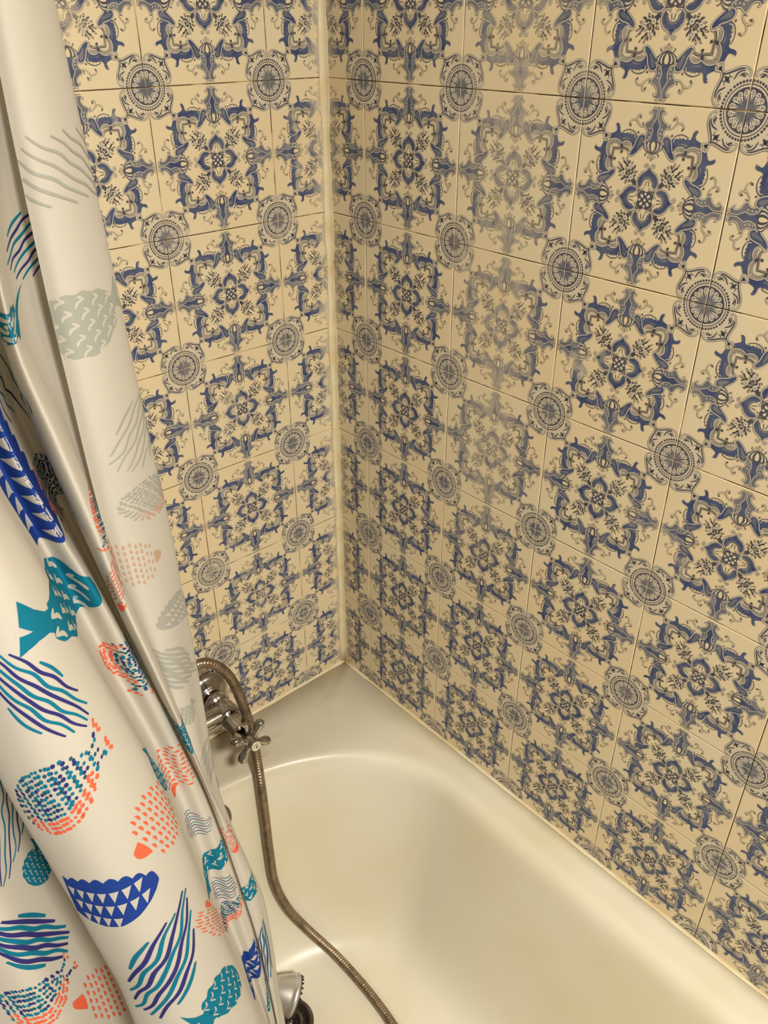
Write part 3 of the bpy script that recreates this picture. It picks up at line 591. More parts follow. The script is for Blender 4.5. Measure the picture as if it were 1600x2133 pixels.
# ------------------------------------------------------------------ shower curtain
CT = np.array([-0.5791,-0.36,-0.5971,-0.36,-0.6216,-0.36,-0.6392,-0.36,-0.6537,-0.36,-0.6661,-0.36,-0.6752,-0.36,-0.6818,-0.36,-0.6864,-0.36,-0.6864,-0.36,-0.6838,-0.36,-0.6816,-0.36,-0.6797,-0.36,-0.6791,-0.36,-0.6805,-0.36,-0.6804,-0.36,-0.6803,-0.36,-0.6802,-0.36,-0.68,-0.36,-0.6799,-0.36,-0.6797,-0.36,-0.6795,-0.36,-0.5645,-0.395,-0.5807,-0.395,-0.6026,-0.395,-0.6183,-0.395,-0.6313,-0.395,-0.6416,-0.395,-0.6487,-0.395,-0.6533,-0.395,-0.6555,-0.395,-0.6534,-0.395,-0.6487,-0.395,-0.6448,-0.395,-0.6409,-0.395,-0.6383,-0.395,-0.6383,-0.395,-0.6373,-0.395,-0.6363,-0.395,-0.6353,-0.395,-0.6344,-0.395,-0.633,-0.395,-0.6314,-0.395,-0.6298,-0.395,-0.5457,-0.375,-0.5603,-0.375,-0.58,-0.375,-0.5942,-0.375,-0.606,-0.375,-0.616,-0.375,-0.6224,-0.375,-0.6262,-0.375,-0.6284,-0.375,-0.6272,-0.375,-0.6225,-0.375,-0.616,-0.375,-0.6106,-0.375,-0.6052,-0.375,-0.5998,-0.375,-0.5988,-0.375,-0.5971,-0.375,-0.5954,-0.375,-0.5937,-0.375,-0.5914,-0.375,-0.5885,-0.375,-0.5857,-0.375,-0.5207,-0.34,-0.5336,-0.34,-0.5511,-0.34,-0.5637,-0.34,-0.5742,-0.34,-0.5837,-0.34,-0.5894,-0.34,-0.5933,-0.34,-0.5948,-0.34,-0.5949,-0.34,-0.5916,-0.34,-0.5853,-0.34,-0.5773,-0.34,-0.5694,-0.34,-0.563,-0.34,-0.5553,-0.34,-0.5491,-0.34,-0.5464,-0.34,-0.5439,-0.34,-0.5406,-0.34,-0.5365,-0.34,-0.5324,-0.34,-0.5368,-0.4,-0.55,-0.4,-0.5678,-0.4,-0.5805,-0.4,-0.591,-0.4,-0.5995,-0.4,-0.6044,-0.4,-0.6067,-0.4,-0.6074,-0.4,-0.6045,-0.4,-0.5982,-0.4,-0.5901,-0.4,-0.5834,-0.4,-0.5765,-0.4,-0.5694,-0.4,-0.567,-0.4,-0.5646,-0.4,-0.5622,-0.4,-0.5599,-0.4,-0.5567,-0.4,-0.5528,-0.4,-0.5488,-0.4,-0.5465,-0.435,-0.5598,-0.435,-0.5779,-0.435,-0.5909,-0.435,-0.6014,-0.435,-0.6089,-0.435,-0.6133,-0.435,-0.6151,-0.435,-0.6142,-0.435,-0.6092,-0.435,-0.6017,-0.435,-0.5948,-0.435,-0.5882,-0.435,-0.5816,-0.435,-0.5794,-0.435,-0.5771,-0.435,-0.5748,-0.435,-0.5726,-0.435,-0.5703,-0.435,-0.5673,-0.435,-0.5635,-0.435,-0.5598,-0.435,-0.5452,-0.468,-0.5589,-0.468,-0.5773,-0.468,-0.5905,-0.468,-0.6002,-0.468,-0.6033,-0.468,-0.6026,-0.468,-0.6003,-0.468,-0.5955,-0.468,-0.589,-0.468,-0.5816,-0.468,-0.575,-0.468,-0.5676,-0.468,-0.562,-0.468,-0.5589,-0.468,-0.5563,-0.468,-0.5536,-0.468,-0.551,-0.468,-0.5484,-0.468,-0.5449,-0.468,-0.5405,-0.468,-0.5362,-0.468,-0.5348,-0.472,-0.5488,-0.472,-0.5678,-0.472,-0.5814,-0.472,-0.59,-0.472,-0.5893,-0.472,-0.5826,-0.472,-0.5756,-0.472,-0.5671,-0.472,-0.5595,-0.472,-0.5522,-0.472,-0.5453,-0.472,-0.538,-0.472,-0.5298,-0.472,-0.524,-0.472,-0.5202,-0.472,-0.5171,-0.472,-0.514,-0.472,-0.5109,-0.472,-0.5067,-0.472,-0.5015,-0.472,-0.4963,-0.472,-0.5198,-0.452,-0.5344,-0.452,-0.5542,-0.452,-0.5684,-0.452,-0.5768,-0.452,-0.5756,-0.452,-0.5634,-0.452,-0.553,-0.452,-0.5404,-0.452,-0.5288,-0.452,-0.5202,-0.452,-0.5134,-0.452,-0.5069,-0.452,-0.4993,-0.452,-0.4909,-0.452,-0.4832,-0.452,-0.4769,-0.452,-0.4734,-0.452,-0.4698,-0.452,-0.4651,-0.452,-0.4593,-0.452,-0.4534,-0.452,-0.507,-0.418,-0.5212,-0.418,-0.5406,-0.418,-0.5545,-0.418,-0.5635,-0.418,-0.5661,-0.418,-0.5545,-0.418,-0.543,-0.418,-0.5313,-0.418,-0.5182,-0.418,-0.5073,-0.418,-0.4987,-0.418,-0.4918,-0.418,-0.485,-0.418,-0.4771,-0.418,-0.4683,-0.418,-0.4599,-0.418,-0.4523,-0.418,-0.4478,-0.418,-0.4429,-0.418,-0.4368,-0.418,-0.4306,-0.418,-0.4998,-0.4,-0.5142,-0.4,-0.5337,-0.4,-0.5477,-0.4,-0.5565,-0.4,-0.5578,-0.4,-0.5472,-0.4,-0.5337,-0.4,-0.522,-0.4,-0.5091,-0.4,-0.4973,-0.4,-0.4877,-0.4,-0.48,-0.4,-0.4737,-0.4,-0.4667,-0.4,-0.4595,-0.4,-0.4522,-0.4,-0.4458,-0.4,-0.4401,-0.4,-0.4361,-0.4,-0.4311,-0.4,-0.4261,-0.4,-0.5008,-0.414,-0.5152,-0.414,-0.5347,-0.414,-0.5487,-0.414,-0.5561,-0.414,-0.5539,-0.414,-0.541,-0.414,-0.5263,-0.414,-0.5135,-0.4125,-0.5003,-0.4103,-0.4886,-0.4084,-0.4784,-0.4068,-0.4704,-0.406,-0.4638,-0.406,-0.4574,-0.406,-0.4513,-0.406,-0.4459,-0.406,-0.4412,-0.406,-0.4374,-0.406,-0.4345,-0.406,-0.4308,-0.406,-0.4272,-0.406,-0.4986,-0.412,-0.513,-0.412,-0.5325,-0.412,-0.5466,-0.412,-0.5535,-0.412,-0.5498,-0.412,-0.5364,-0.412,-0.5206,-0.412,-0.5073,-0.4104,-0.4937,-0.4077,-0.4821,-0.4053,-0.4711,-0.4032,-0.4631,-0.4022,-0.4562,-0.402,-0.4499,-0.402,-0.4442,-0.402,-0.4401,-0.402,-0.4364,-0.402,-0.4334,-0.402,-0.4313,-0.402,-0.4286,-0.402,-0.4259,-0.402,-0.4845,-0.375,-0.4987,-0.375,-0.518,-0.375,-0.5319,-0.375,-0.5403,-0.375,-0.5388,-0.375,-0.5274,-0.375,-0.5137,-0.3805,-0.5021,-0.3892,-0.4905,-0.3969,-0.4796,-0.4,-0.4689,-0.4,-0.461,-0.4,-0.4539,-0.4,-0.4475,-0.4,-0.4416,-0.4,-0.4375,-0.4,-0.4338,-0.4,-0.4308,-0.4,-0.4285,-0.4,-0.4258,-0.4,-0.4232,-0.4,-0.4704,-0.345,-0.4846,-0.345,-0.5039,-0.345,-0.5176,-0.345,-0.5272,-0.345,-0.5252,-0.345,-0.5156,-0.345,-0.505,-0.3506,-0.4965,-0.3691,-0.4878,-0.3866,-0.4774,-0.3948,-0.4668,-0.395,-0.4584,-0.395,-0.4511,-0.395,-0.4444,-0.395,-0.4386,-0.395,-0.4342,-0.395,-0.4304,-0.395,-0.4276,-0.395,-0.4251,-0.395,-0.4225,-0.395,-0.4199,-0.395,-0.473,-0.365,-0.4865,-0.365,-0.505,-0.365,-0.5185,-0.365,-0.5265,-0.365,-0.5226,-0.365,-0.5126,-0.365,-0.5036,-0.3697,-0.4953,-0.3805,-0.4857,-0.3901,-0.4744,-0.3947,-0.4636,-0.395,-0.4549,-0.395,-0.4473,-0.395,-0.4404,-0.395,-0.4344,-0.395,-0.4298,-0.395,-0.4259,-0.395,-0.4231,-0.395,-0.4205,-0.395,-0.4179,-0.395,-0.4153,-0.395,-0.4875,-0.405,-0.5011,-0.405,-0.5196,-0.405,-0.5332,-0.405,-0.5391,-0.405,-0.533,-0.405,-0.5233,-0.405,-0.513,-0.405,-0.5023,-0.405,-0.4905,-0.4049,-0.4784,-0.4038,-0.4674,-0.402,-0.4588,-0.4004,-0.4513,-0.4,-0.4448,-0.4,-0.4389,-0.4,-0.4349,-0.4,-0.4314,-0.4,-0.4286,-0.4,-0.4265,-0.4,-0.424,-0.4,-0.4215,-0.4,-0.4945,-0.428,-0.5073,-0.428,-0.5247,-0.428,-0.5378,-0.428,-0.5401,-0.428,-0.5307,-0.428,-0.5212,-0.428,-0.5127,-0.428,-0.5018,-0.428,-0.4907,-0.4257,-0.4789,-0.4193,-0.4669,-0.4113,-0.4547,-0.4042,-0.445,-0.402,-0.4377,-0.402,-0.4332,-0.402,-0.4304,-0.402,-0.4281,-0.402,-0.4265,-0.402,-0.4252,-0.402,-0.4236,-0.402,-0.422,-0.402,-0.4879,-0.41,-0.4999,-0.41,-0.5165,-0.41,-0.5292,-0.41,-0.5311,-0.41,-0.5202,-0.41,-0.5101,-0.41,-0.5032,-0.41,-0.4931,-0.41,-0.4831,-0.4097,-0.4734,-0.4063,-0.4624,-0.4011,-0.4493,-0.3966,-0.4374,-0.394,-0.4276,-0.394,-0.4241,-0.394,-0.4218,-0.394,-0.4205,-0.394,-0.4198,-0.394,-0.4191,-0.394,-0.4184,-0.394,-0.4176,-0.394,-0.4826,-0.385,-0.4927,-0.385,-0.507,-0.385,-0.5174,-0.385,-0.5205,-0.385,-0.5118,-0.385,-0.5031,-0.385,-0.4962,-0.385,-0.4878,-0.385,-0.4777,-0.385,-0.4691,-0.385,-0.4599,-0.385,-0.4486,-0.385,-0.4367,-0.385,-0.4271,-0.385,-0.4223,-0.385,-0.4197,-0.385,-0.4184,-0.385,-0.4176,-0.385,-0.417,-0.385,-0.4163,-0.385,-0.4156,-0.385,-0.4803,-0.365,-0.4873,-0.365,-0.4981,-0.365,-0.5039,-0.365,-0.5063,-0.365,-0.5015,-0.365,-0.4961,-0.365,-0.4909,-0.365,-0.4837,-0.365,-0.4739,-0.365,-0.4659,-0.365,-0.4581,-0.365,-0.448,-0.365,-0.4357,-0.365,-0.4256,-0.365,-0.418,-0.365,-0.415,-0.365,-0.4134,-0.365,-0.4124,-0.365,-0.4119,-0.365,-0.4113,-0.365,-0.4107,-0.365,-0.469,-0.335,-0.4698,-0.335,-0.4725,-0.335,-0.472,-0.335,-0.4712,-0.335,-0.4696,-0.335,-0.4677,-0.335,-0.4649,-0.335,-0.4609,-0.335,-0.4545,-0.335,-0.4484,-0.335,-0.4451,-0.335,-0.4422,-0.335,-0.4363,-0.335,-0.4283,-0.335,-0.419,-0.335,-0.413,-0.335,-0.4086,-0.335,-0.4076,-0.335,-0.4058,-0.335,-0.4037,-0.335,-0.4027,-0.335,-0.454,-0.325,-0.4513,-0.325,-0.4479,-0.325,-0.4448,-0.325,-0.4422,-0.325,-0.4399,-0.325,-0.4374,-0.325,-0.4339,-0.325,-0.4322,-0.325,-0.4307,-0.325,-0.4297,-0.325,-0.4294,-0.325,-0.4289,-0.325,-0.4257,-0.325,-0.4174,-0.325,-0.4066,-0.325,-0.397,-0.325,-0.3934,-0.325,-0.3919,-0.325,-0.392,-0.325,-0.3888,-0.325,-0.3874,-0.325,-0.4575,-0.343,-0.4544,-0.343,-0.4504,-0.343,-0.4469,-0.343,-0.4439,-0.343,-0.4413,-0.343,-0.4383,-0.343,-0.4346,-0.343,-0.4326,-0.343,-0.4308,-0.343,-0.4297,-0.343,-0.4306,-0.3463,-0.4333,-0.3547,-0.4282,-0.3627,-0.4182,-0.365,-0.4075,-0.365,-0.4036,-0.365,-0.4017,-0.365,-0.4016,-0.365,-0.3988,-0.365,-0.3973,-0.365,-0.3964,-0.365,-0.4676,-0.36,-0.4648,-0.36,-0.4613,-0.36,-0.4581,-0.36,-0.4553,-0.36,-0.4531,-0.36,-0.4502,-0.36,-0.4471,-0.36,-0.4454,-0.36,-0.444,-0.36,-0.4435,-0.3603,-0.4449,-0.3654,-0.4444,-0.3738,-0.4366,-0.38,-0.4253,-0.38,-0.4185,-0.38,-0.4151,-0.38,-0.4152,-0.38,-0.4142,-0.38,-0.4119,-0.38,-0.4111,-0.38,-0.4104,-0.38,-0.4803,-0.378,-0.4796,-0.378,-0.4798,-0.378,-0.4781,-0.378,-0.4763,-0.378,-0.4744,-0.378,-0.4717,-0.378,-0.4689,-0.378,-0.4649,-0.378,-0.4602,-0.378,-0.4574,-0.3788,-0.4563,-0.3813,-0.4519,-0.3843,-0.4436,-0.386,-0.4335,-0.386,-0.4286,-0.386,-0.4258,-0.386,-0.4251,-0.386,-0.4234,-0.386,-0.4217,-0.386,-0.4208,-0.386,-0.4198,-0.386,-0.4909,-0.384,-0.4916,-0.384,-0.4943,-0.384,-0.4942,-0.384,-0.4934,-0.384,-0.4918,-0.384,-0.4898,-0.384,-0.4865,-0.384,-0.4802,-0.384,-0.4731,-0.384,-0.469,-0.3842,-0.4659,-0.3847,-0.46,-0.3852,-0.4519,-0.3855,-0.4433,-0.3855,-0.4387,-0.3855,-0.4361,-0.3855,-0.435,-0.3855,-0.4333,-0.3855,-0.432,-0.3855,-0.431,-0.3855,-0.43,-0.3855,-0.4937,-0.378,-0.4957,-0.378,-0.5007,-0.378,-0.5017,-0.378,-0.5016,-0.378,-0.5002,-0.378,-0.4987,-0.378,-0.4952,-0.378,-0.4874,-0.378,-0.4787,-0.378,-0.4733,-0.378,-0.4693,-0.378,-0.4635,-0.378,-0.4562,-0.378,-0.4481,-0.378,-0.4433,-0.378,-0.4401,-0.378,-0.4387,-0.378,-0.4372,-0.378,-0.436,-0.378,-0.4349,-0.378,-0.4338,-0.378]).reshape(28, 22, 2)
ZLV = np.array([0.32, 0.2, 0.05, -0.02, -0.08, -0.14, -0.2, -0.26, -0.32, -0.38, -0.44, -0.5, -0.56, -0.62, -0.68, -0.74, -0.8, -0.86, -0.92, -1.0, -1.1, -1.2])
def cr1(A, n):
    """Catmull-Rom along axis 0, centripetal-ish uniform, n steps a span"""
    N = len(A); out = []
    for i in range(N-1):
        a, b, c, d = A[max(i-1, 0)], A[i], A[i+1], A[min(i+2, N-1)]
        for k in range(n):
            t = k/n; out.append(.5*((2*b)+(c-a)*t+(2*a-5*b+4*c-d)*t*t+(3*b-a-3*c+d)*t**3))
    out.append(A[-1]); return np.array(out)

def curtain_grid(CT, ZLV):
    """rows (top to bottom) x columns (left to right) x 3"""
    G = cr1(CT, 8)                       # columns x levels x 2
    G = np.transpose(G, (1, 0, 2))       # levels x columns x 2
    Z = np.repeat(ZLV[:, None, None], G.shape[1], 1)
    G = np.concatenate([G, Z], 2)
    G = cr1(G, 5)
    z = G[:, :, 2]
    # the lower edge hangs inside the tub
    lo = np.interp(-z, [.70, .86, 1.0, 1.25], [-.80, -.622, -.585, -.545])
    G[:, :, 0] = np.maximum(G[:, :, 0], lo)
    # light smoothing across the columns, and a slight waviness of the cloth
    for _ in range(2):
        G[:, 1:-1] = .2*G[:, :-2]+.6*G[:, 1:-1]+.2*G[:, 2:]
    du = np.linalg.norm(np.diff(G, axis=1), axis=2); U = np.r_[0, np.cumsum(du[10:-25].mean(0))]
    dv = np.abs(np.diff(G[:, 100, 2])); V = -np.r_[0, np.cumsum(dv)]+G[0, 100, 2]
    dj = np.gradient(G, axis=1); di = np.gradient(G, axis=0)
    N = np.cross(di, dj); N /= np.maximum(np.linalg.norm(N, axis=2), 1e-12)[:, :, None]
    return G, N, U, V
CG, CN, CU, CV = curtain_grid(CT, ZLV)
NR, NC = CG.shape[:2]
def fabric(uv, off):
    """cloth coordinates (m along the cloth, height) -> point just off the cloth"""
    uv = np.atleast_2d(uv)
    j = np.clip(np.interp(uv[:, 0], CU, np.arange(NC)), 0, NC-1.001); i = np.clip(np.interp(-uv[:, 1], -CV, np.arange(NR)), 0, NR-1.001)
    i0, j0 = i.astype(int), j.astype(int); a, b = (i-i0)[:, None], (j-j0)[:, None]
    bl = lambda A: A[i0, j0]*(1-a)*(1-b)+A[i0+1, j0]*a*(1-b)+A[i0, j0+1]*(1-a)*b+A[i0+1, j0+1]*a*b
    return bl(CG)+bl(CN)*np.asarray(off).reshape(-1, 1)

def cloth(name, col, trans, rough=.95):
    m = bpy.data.materials.new(name); m.use_nodes = True; nt = m.node_tree; L = nt.links
    b = nt.nodes['Principled BSDF']; b.inputs['Base Color'].default_value = col; b.inputs['Roughness'].default_value = rough; b.inputs['Specular IOR Level'].default_value = .06
    tc = nd(m, 'ShaderNodeTexCoord')
    wv = nd(m, 'ShaderNodeTexNoise'); wv.inputs['Scale'].default_value = 1.0; wv.inputs['Detail'].default_value = 2
    mp = nd(m, 'ShaderNodeMapping'); mp.inputs['Scale'].default_value = (900, 900, 260); L.new(tc.outputs['Object'], mp.inputs['Vector']); L.new(mp.outputs['Vector'], wv.inputs['Vector'])
    bp = nd(m, 'ShaderNodeBump'); bp.inputs['Strength'].default_value = .12; bp.inputs['Distance'].default_value = .001
    L.new(wv.outputs['Fac'], bp.inputs['Height']); L.new(bp.outputs['Normal'], b.inputs['Normal'])
    if trans:
        t = nd(m, 'ShaderNodeBsdfTranslucent'); t.inputs['Color'].default_value = col; L.new(bp.outputs['Normal'], t.inputs['Normal'])
        ms = nd(m, 'ShaderNodeMixShader'); ms.inputs[0].default_value = trans
        L.new(b.outputs[0], ms.inputs[1]); L.new(t.outputs[0], ms.inputs[2]); L.new(ms.outputs[0], nt.nodes['Material Output'].inputs['Surface'])
    return m
CLOTH, TEAL, DEEP, BLUE, CORAL, DOTT, GT, GG, GP = range(9)
M_CLOTH = cloth('curtain_cloth', srgb(210, 205, 193), .22)
CMATS = [M_CLOTH, cloth('print_teal', srgb(22, 112, 138), 0), cloth('print_deep_violet', srgb(52, 50, 112), 0), cloth('print_blue', srgb(34, 62, 138), 0),
         cloth('print_coral', srgb(224, 102, 70), 0), cloth('print_dark_teal', srgb(38, 84, 104), 0),
         cloth('show_through_teal', srgb(170, 173, 162), .15), cloth('show_through_grey', srgb(172, 171, 163), .15), cloth('show_through_coral', srgb(198, 163, 140), .15)]

class Print:
    """fish drawn in cloth coordinates; local x runs head (0) to tail (1), local y is across, both in body lengths"""
    def __init__(s): s.A = Art(); s.side = []; s.cnt = 0
    def begin(s, head, tail, across, back=False):
        s.h = np.array(head, float); s.d = np.array(tail, float)-s.h; s.q = np.array(across, float); s.back = back; s.n0 = s.A.n
    def end(s): s.side.append((s.n0, s.A.n, s.back))
    def M(s, p):
        p = np.asarray(p, float); return s.h+p[:, :1]*s.d+p[:, 1:2]*s.q
    def ln(s): return float(np.linalg.norm(s.d))
    def c(s, m):
        if not s.back: return m
        return {TEAL: GT, DEEP: GG, BLUE: GG, CORAL: GP, DOTT: GT, CLOTH: CLOTH}[m]
    def band(s, xs, top, bot, m, layer, ny=6):
        xs = np.asarray(xs); P_ = []
        for k in range(ny+1):
            t = k/ny; P_.append(np.stack([xs, np.asarray(top)*(1-t)+np.asarray(bot)*t], 1))
        n = len(xs); v = s.M(np.vstack(P_)); f = []
        for k in range(ny):
            for i in range(n-1):
                a = k*n+i; f += [(a, a+1, a+n+1), (a, a+n+1, a+n)]
        s.A.add(v, f, s.c(m), layer)
    def line(s, pts, w, m, layer=1, n=5, taper=.55):
        s.A.stroke(s.M(crom(pts, n)), w*s.ln(), s.c(m), layer, 0, taper=taper)
    def poly(s, pts, m, layer, n=0):
        p = crom(pts, n, True) if n else np.array(pts, float)
        s.A.fill(s.M(p), s.c(m), layer)
    def blob(s, x, y, rx, ry, m, layer=1, k=9, ang=0, half=0):
        a = np.linspace(0, 2*math.pi, k, endpoint=False)
        X, Y = rx*np.cos(a), ry*np.sin(a)
        if half: X = np.where(X < 0, X*.15, X)
        ca, sa = math.cos(ang), math.sin(ang)
        s.A.add(s.M(np.stack([x+X*ca-Y*sa, y+X*sa+Y*ca], 1)), [(0, i, i+1) for i in range(1, k-1)], s.c(m), layer)

def body_w(x, wd=.5):
    """half width of a fish body along its length, tail flare at the end"""
    x = np.asarray(x, float)
    b = wd*np.sqrt(np.clip(np.sin(np.pi*np.clip(x/.86, 0, 1)**.72), 0, 1))*.5
    fl = np.clip((x-.74)/.26, 0, 1); return np.maximum(b*(1-fl*.6), .0)+fl*.22*wd+.03*(x > .6)

def fish_stripe(P, head, tail, across, wd=.5, back=False, rows=9):
    P.begin(head, tail, across, back); r = random.Random(int(head[0]*1e5) & 255)
    w = wd*.52
    for k in range(rows):
        y = (k-(rows-1)/2)/((rows-1)/2)*w; e = abs(y)/w
        x0, x1 = .5-.46*math.sqrt(max(0, 1-e*e*.92))+r.uniform(-.04, .04), .5+.46*math.sqrt(max(0, 1-e*e*.85))+r.uniform(-.05, .04)
        if abs(k-(rows-1)/2) < 1.6: x1 += .08
        n = max(3, int((x1-x0)*9)); xs = np.linspace(x0, x1, n)
        P.line([(x, y*(1-.25*max(0, (x-.7)/.3))+.010*math.sin(x*20+k*2.1)+r.uniform(-.006, .006)) for x in xs], .027, DEEP if k % 2 else TEAL, 1, 4, .45)
    P.end()

def fish_chevron(P, head, tail, across, wd=.5, back=False):
    P.begin(head, tail, across, back)
    xs = np.linspace(0.005, .78, 22); w = wd*.5*np.sin(np.pi*np.clip(xs/.9, 0, 1)**.75)**.62
    P.band(xs, w+.012*np.sin(xs*40), -w*.92+.012*np.sin(xs*33), TEAL, 1)
    P.band([.74, .82, .90, .96, 1.0], [.09, .085, .13, .18, .21], [-.09, -.05, -.07, -.11, -.15], TEAL, 1, 3)
    P.poly([(.93, .0), (1.02, .06), (1.02, -.02)], CLOTH, 2)
    for i, x in enumerate(np.arange(.13, .80, .148)):
        ww = wd*.5*math.sin(math.pi*min(x/.9, 1)**.75)**.62
        for y in np.arange(-ww+.055, ww-.03, .118):
            yy = y+(.03 if i % 2 else 0)
            P.line([(x-.05, yy-.045), (x-.012, yy-.004), (x+.055, yy+.006)], .027, CLOTH, 2, 3, .6)
            P.line([(x+.055, yy+.006), (x+.03, yy+.03), (x+.012, yy+.052)], .024, CLOTH, 2, 3, .75)
    P.end()

def fish_tri(P, head, tail, across, wd=.5, back=False):
    P.begin(head, tail, across, back)
    xs = np.linspace(0, 1.0, 61)
    w = wd*.5*np.where(xs < .5, np.sin(np.pi*np.clip(xs, 0, 1)**.6)**.5, 1)
    w = wd*.5*np.clip(np.interp(xs, [0, .04, .12, .25, .42, .6, .8, 1], [.04, .22, .44, .70, .92, 1.0, .95, .80]), 0, 1)
    P.band(xs, w+.035*np.abs(np.sin(xs*math.pi*7.5)), -w, BLUE, 1, 7)
    st = .118
    for k in range(4):
        y0 = wd*.5-.105-k*.128
        for i in range(10):
            x = .10+i*st+(.5*st if k % 2 else 0)
            ww = float(np.interp(x, xs, w))
            if y0 < ww-.02 and y0-.10 > -ww-.02 and x < .97:
                P.poly([(x-.046, y0), (x+.046, y0), (x+.004, y0-.098)], CLOTH, 2)
    P.end()

def fish_dots(P, head, tail, across, wd=.42, back=False):
    P.begin(head, tail, across, back); r = random.Random(int(head[1]*1e5) & 255)
    for i, x in enumerate(np.arange(.015, 1.0, .036)):
        ww = float(np.interp(x, [0, .06, .2, .4, .6, .74, .80, .88, .95, 1.0], [.35, .62, .95, 1.0, .78, .42, .22, .26, .46, .56]))*wd*.5
        n = max(2, int(ww*2/.037)); ys = np.linspace(-ww, ww, n)
        for y in ys:
            if x > .90 and abs(y) < .03: continue
            col = CORAL if (y < -ww+.10*min(1, ww/.12) and .05 < x < .74) or x > .94 else (TEAL if r.random() < .45 else (DEEP if r.random() < .6 else DOTT))
            rr = r.uniform(.0135, .0195)
            P.blob(x+(.02 if int(abs(y)*50) % 2 else 0)+r.uniform(-.006, .006), y+r.uniform(-.005, .005), rr*1.12, rr*.9, col, 1, 8)
    P.end()

def fish_moon(P, head, tail, across, wd=.5, back=False):
    P.begin(head, tail, across, back)
    P.poly([(0, -.01), (.012, .04), (.06, .065), (.165, .105), (.178, .03), (.178, -.04), (.165, -.10), (.06, -.07), (.012, -.045)], CORAL, 1)
    for i, x in enumerate(np.arange(.225, .98, .082)):
        ww = float(np.interp(x, [.15, .3, .5, .65, .8, 1], [.24, .40, .5, .5, .42, .22]))*wd
        n = max(2, int(ww*2/.082)); 
        for y in np.linspace(-ww, ww, n):
            P.blob(x, y+(.018 if i % 2 else -.01), .034, .036, CORAL, 1, 10, half=1)
    P.end()

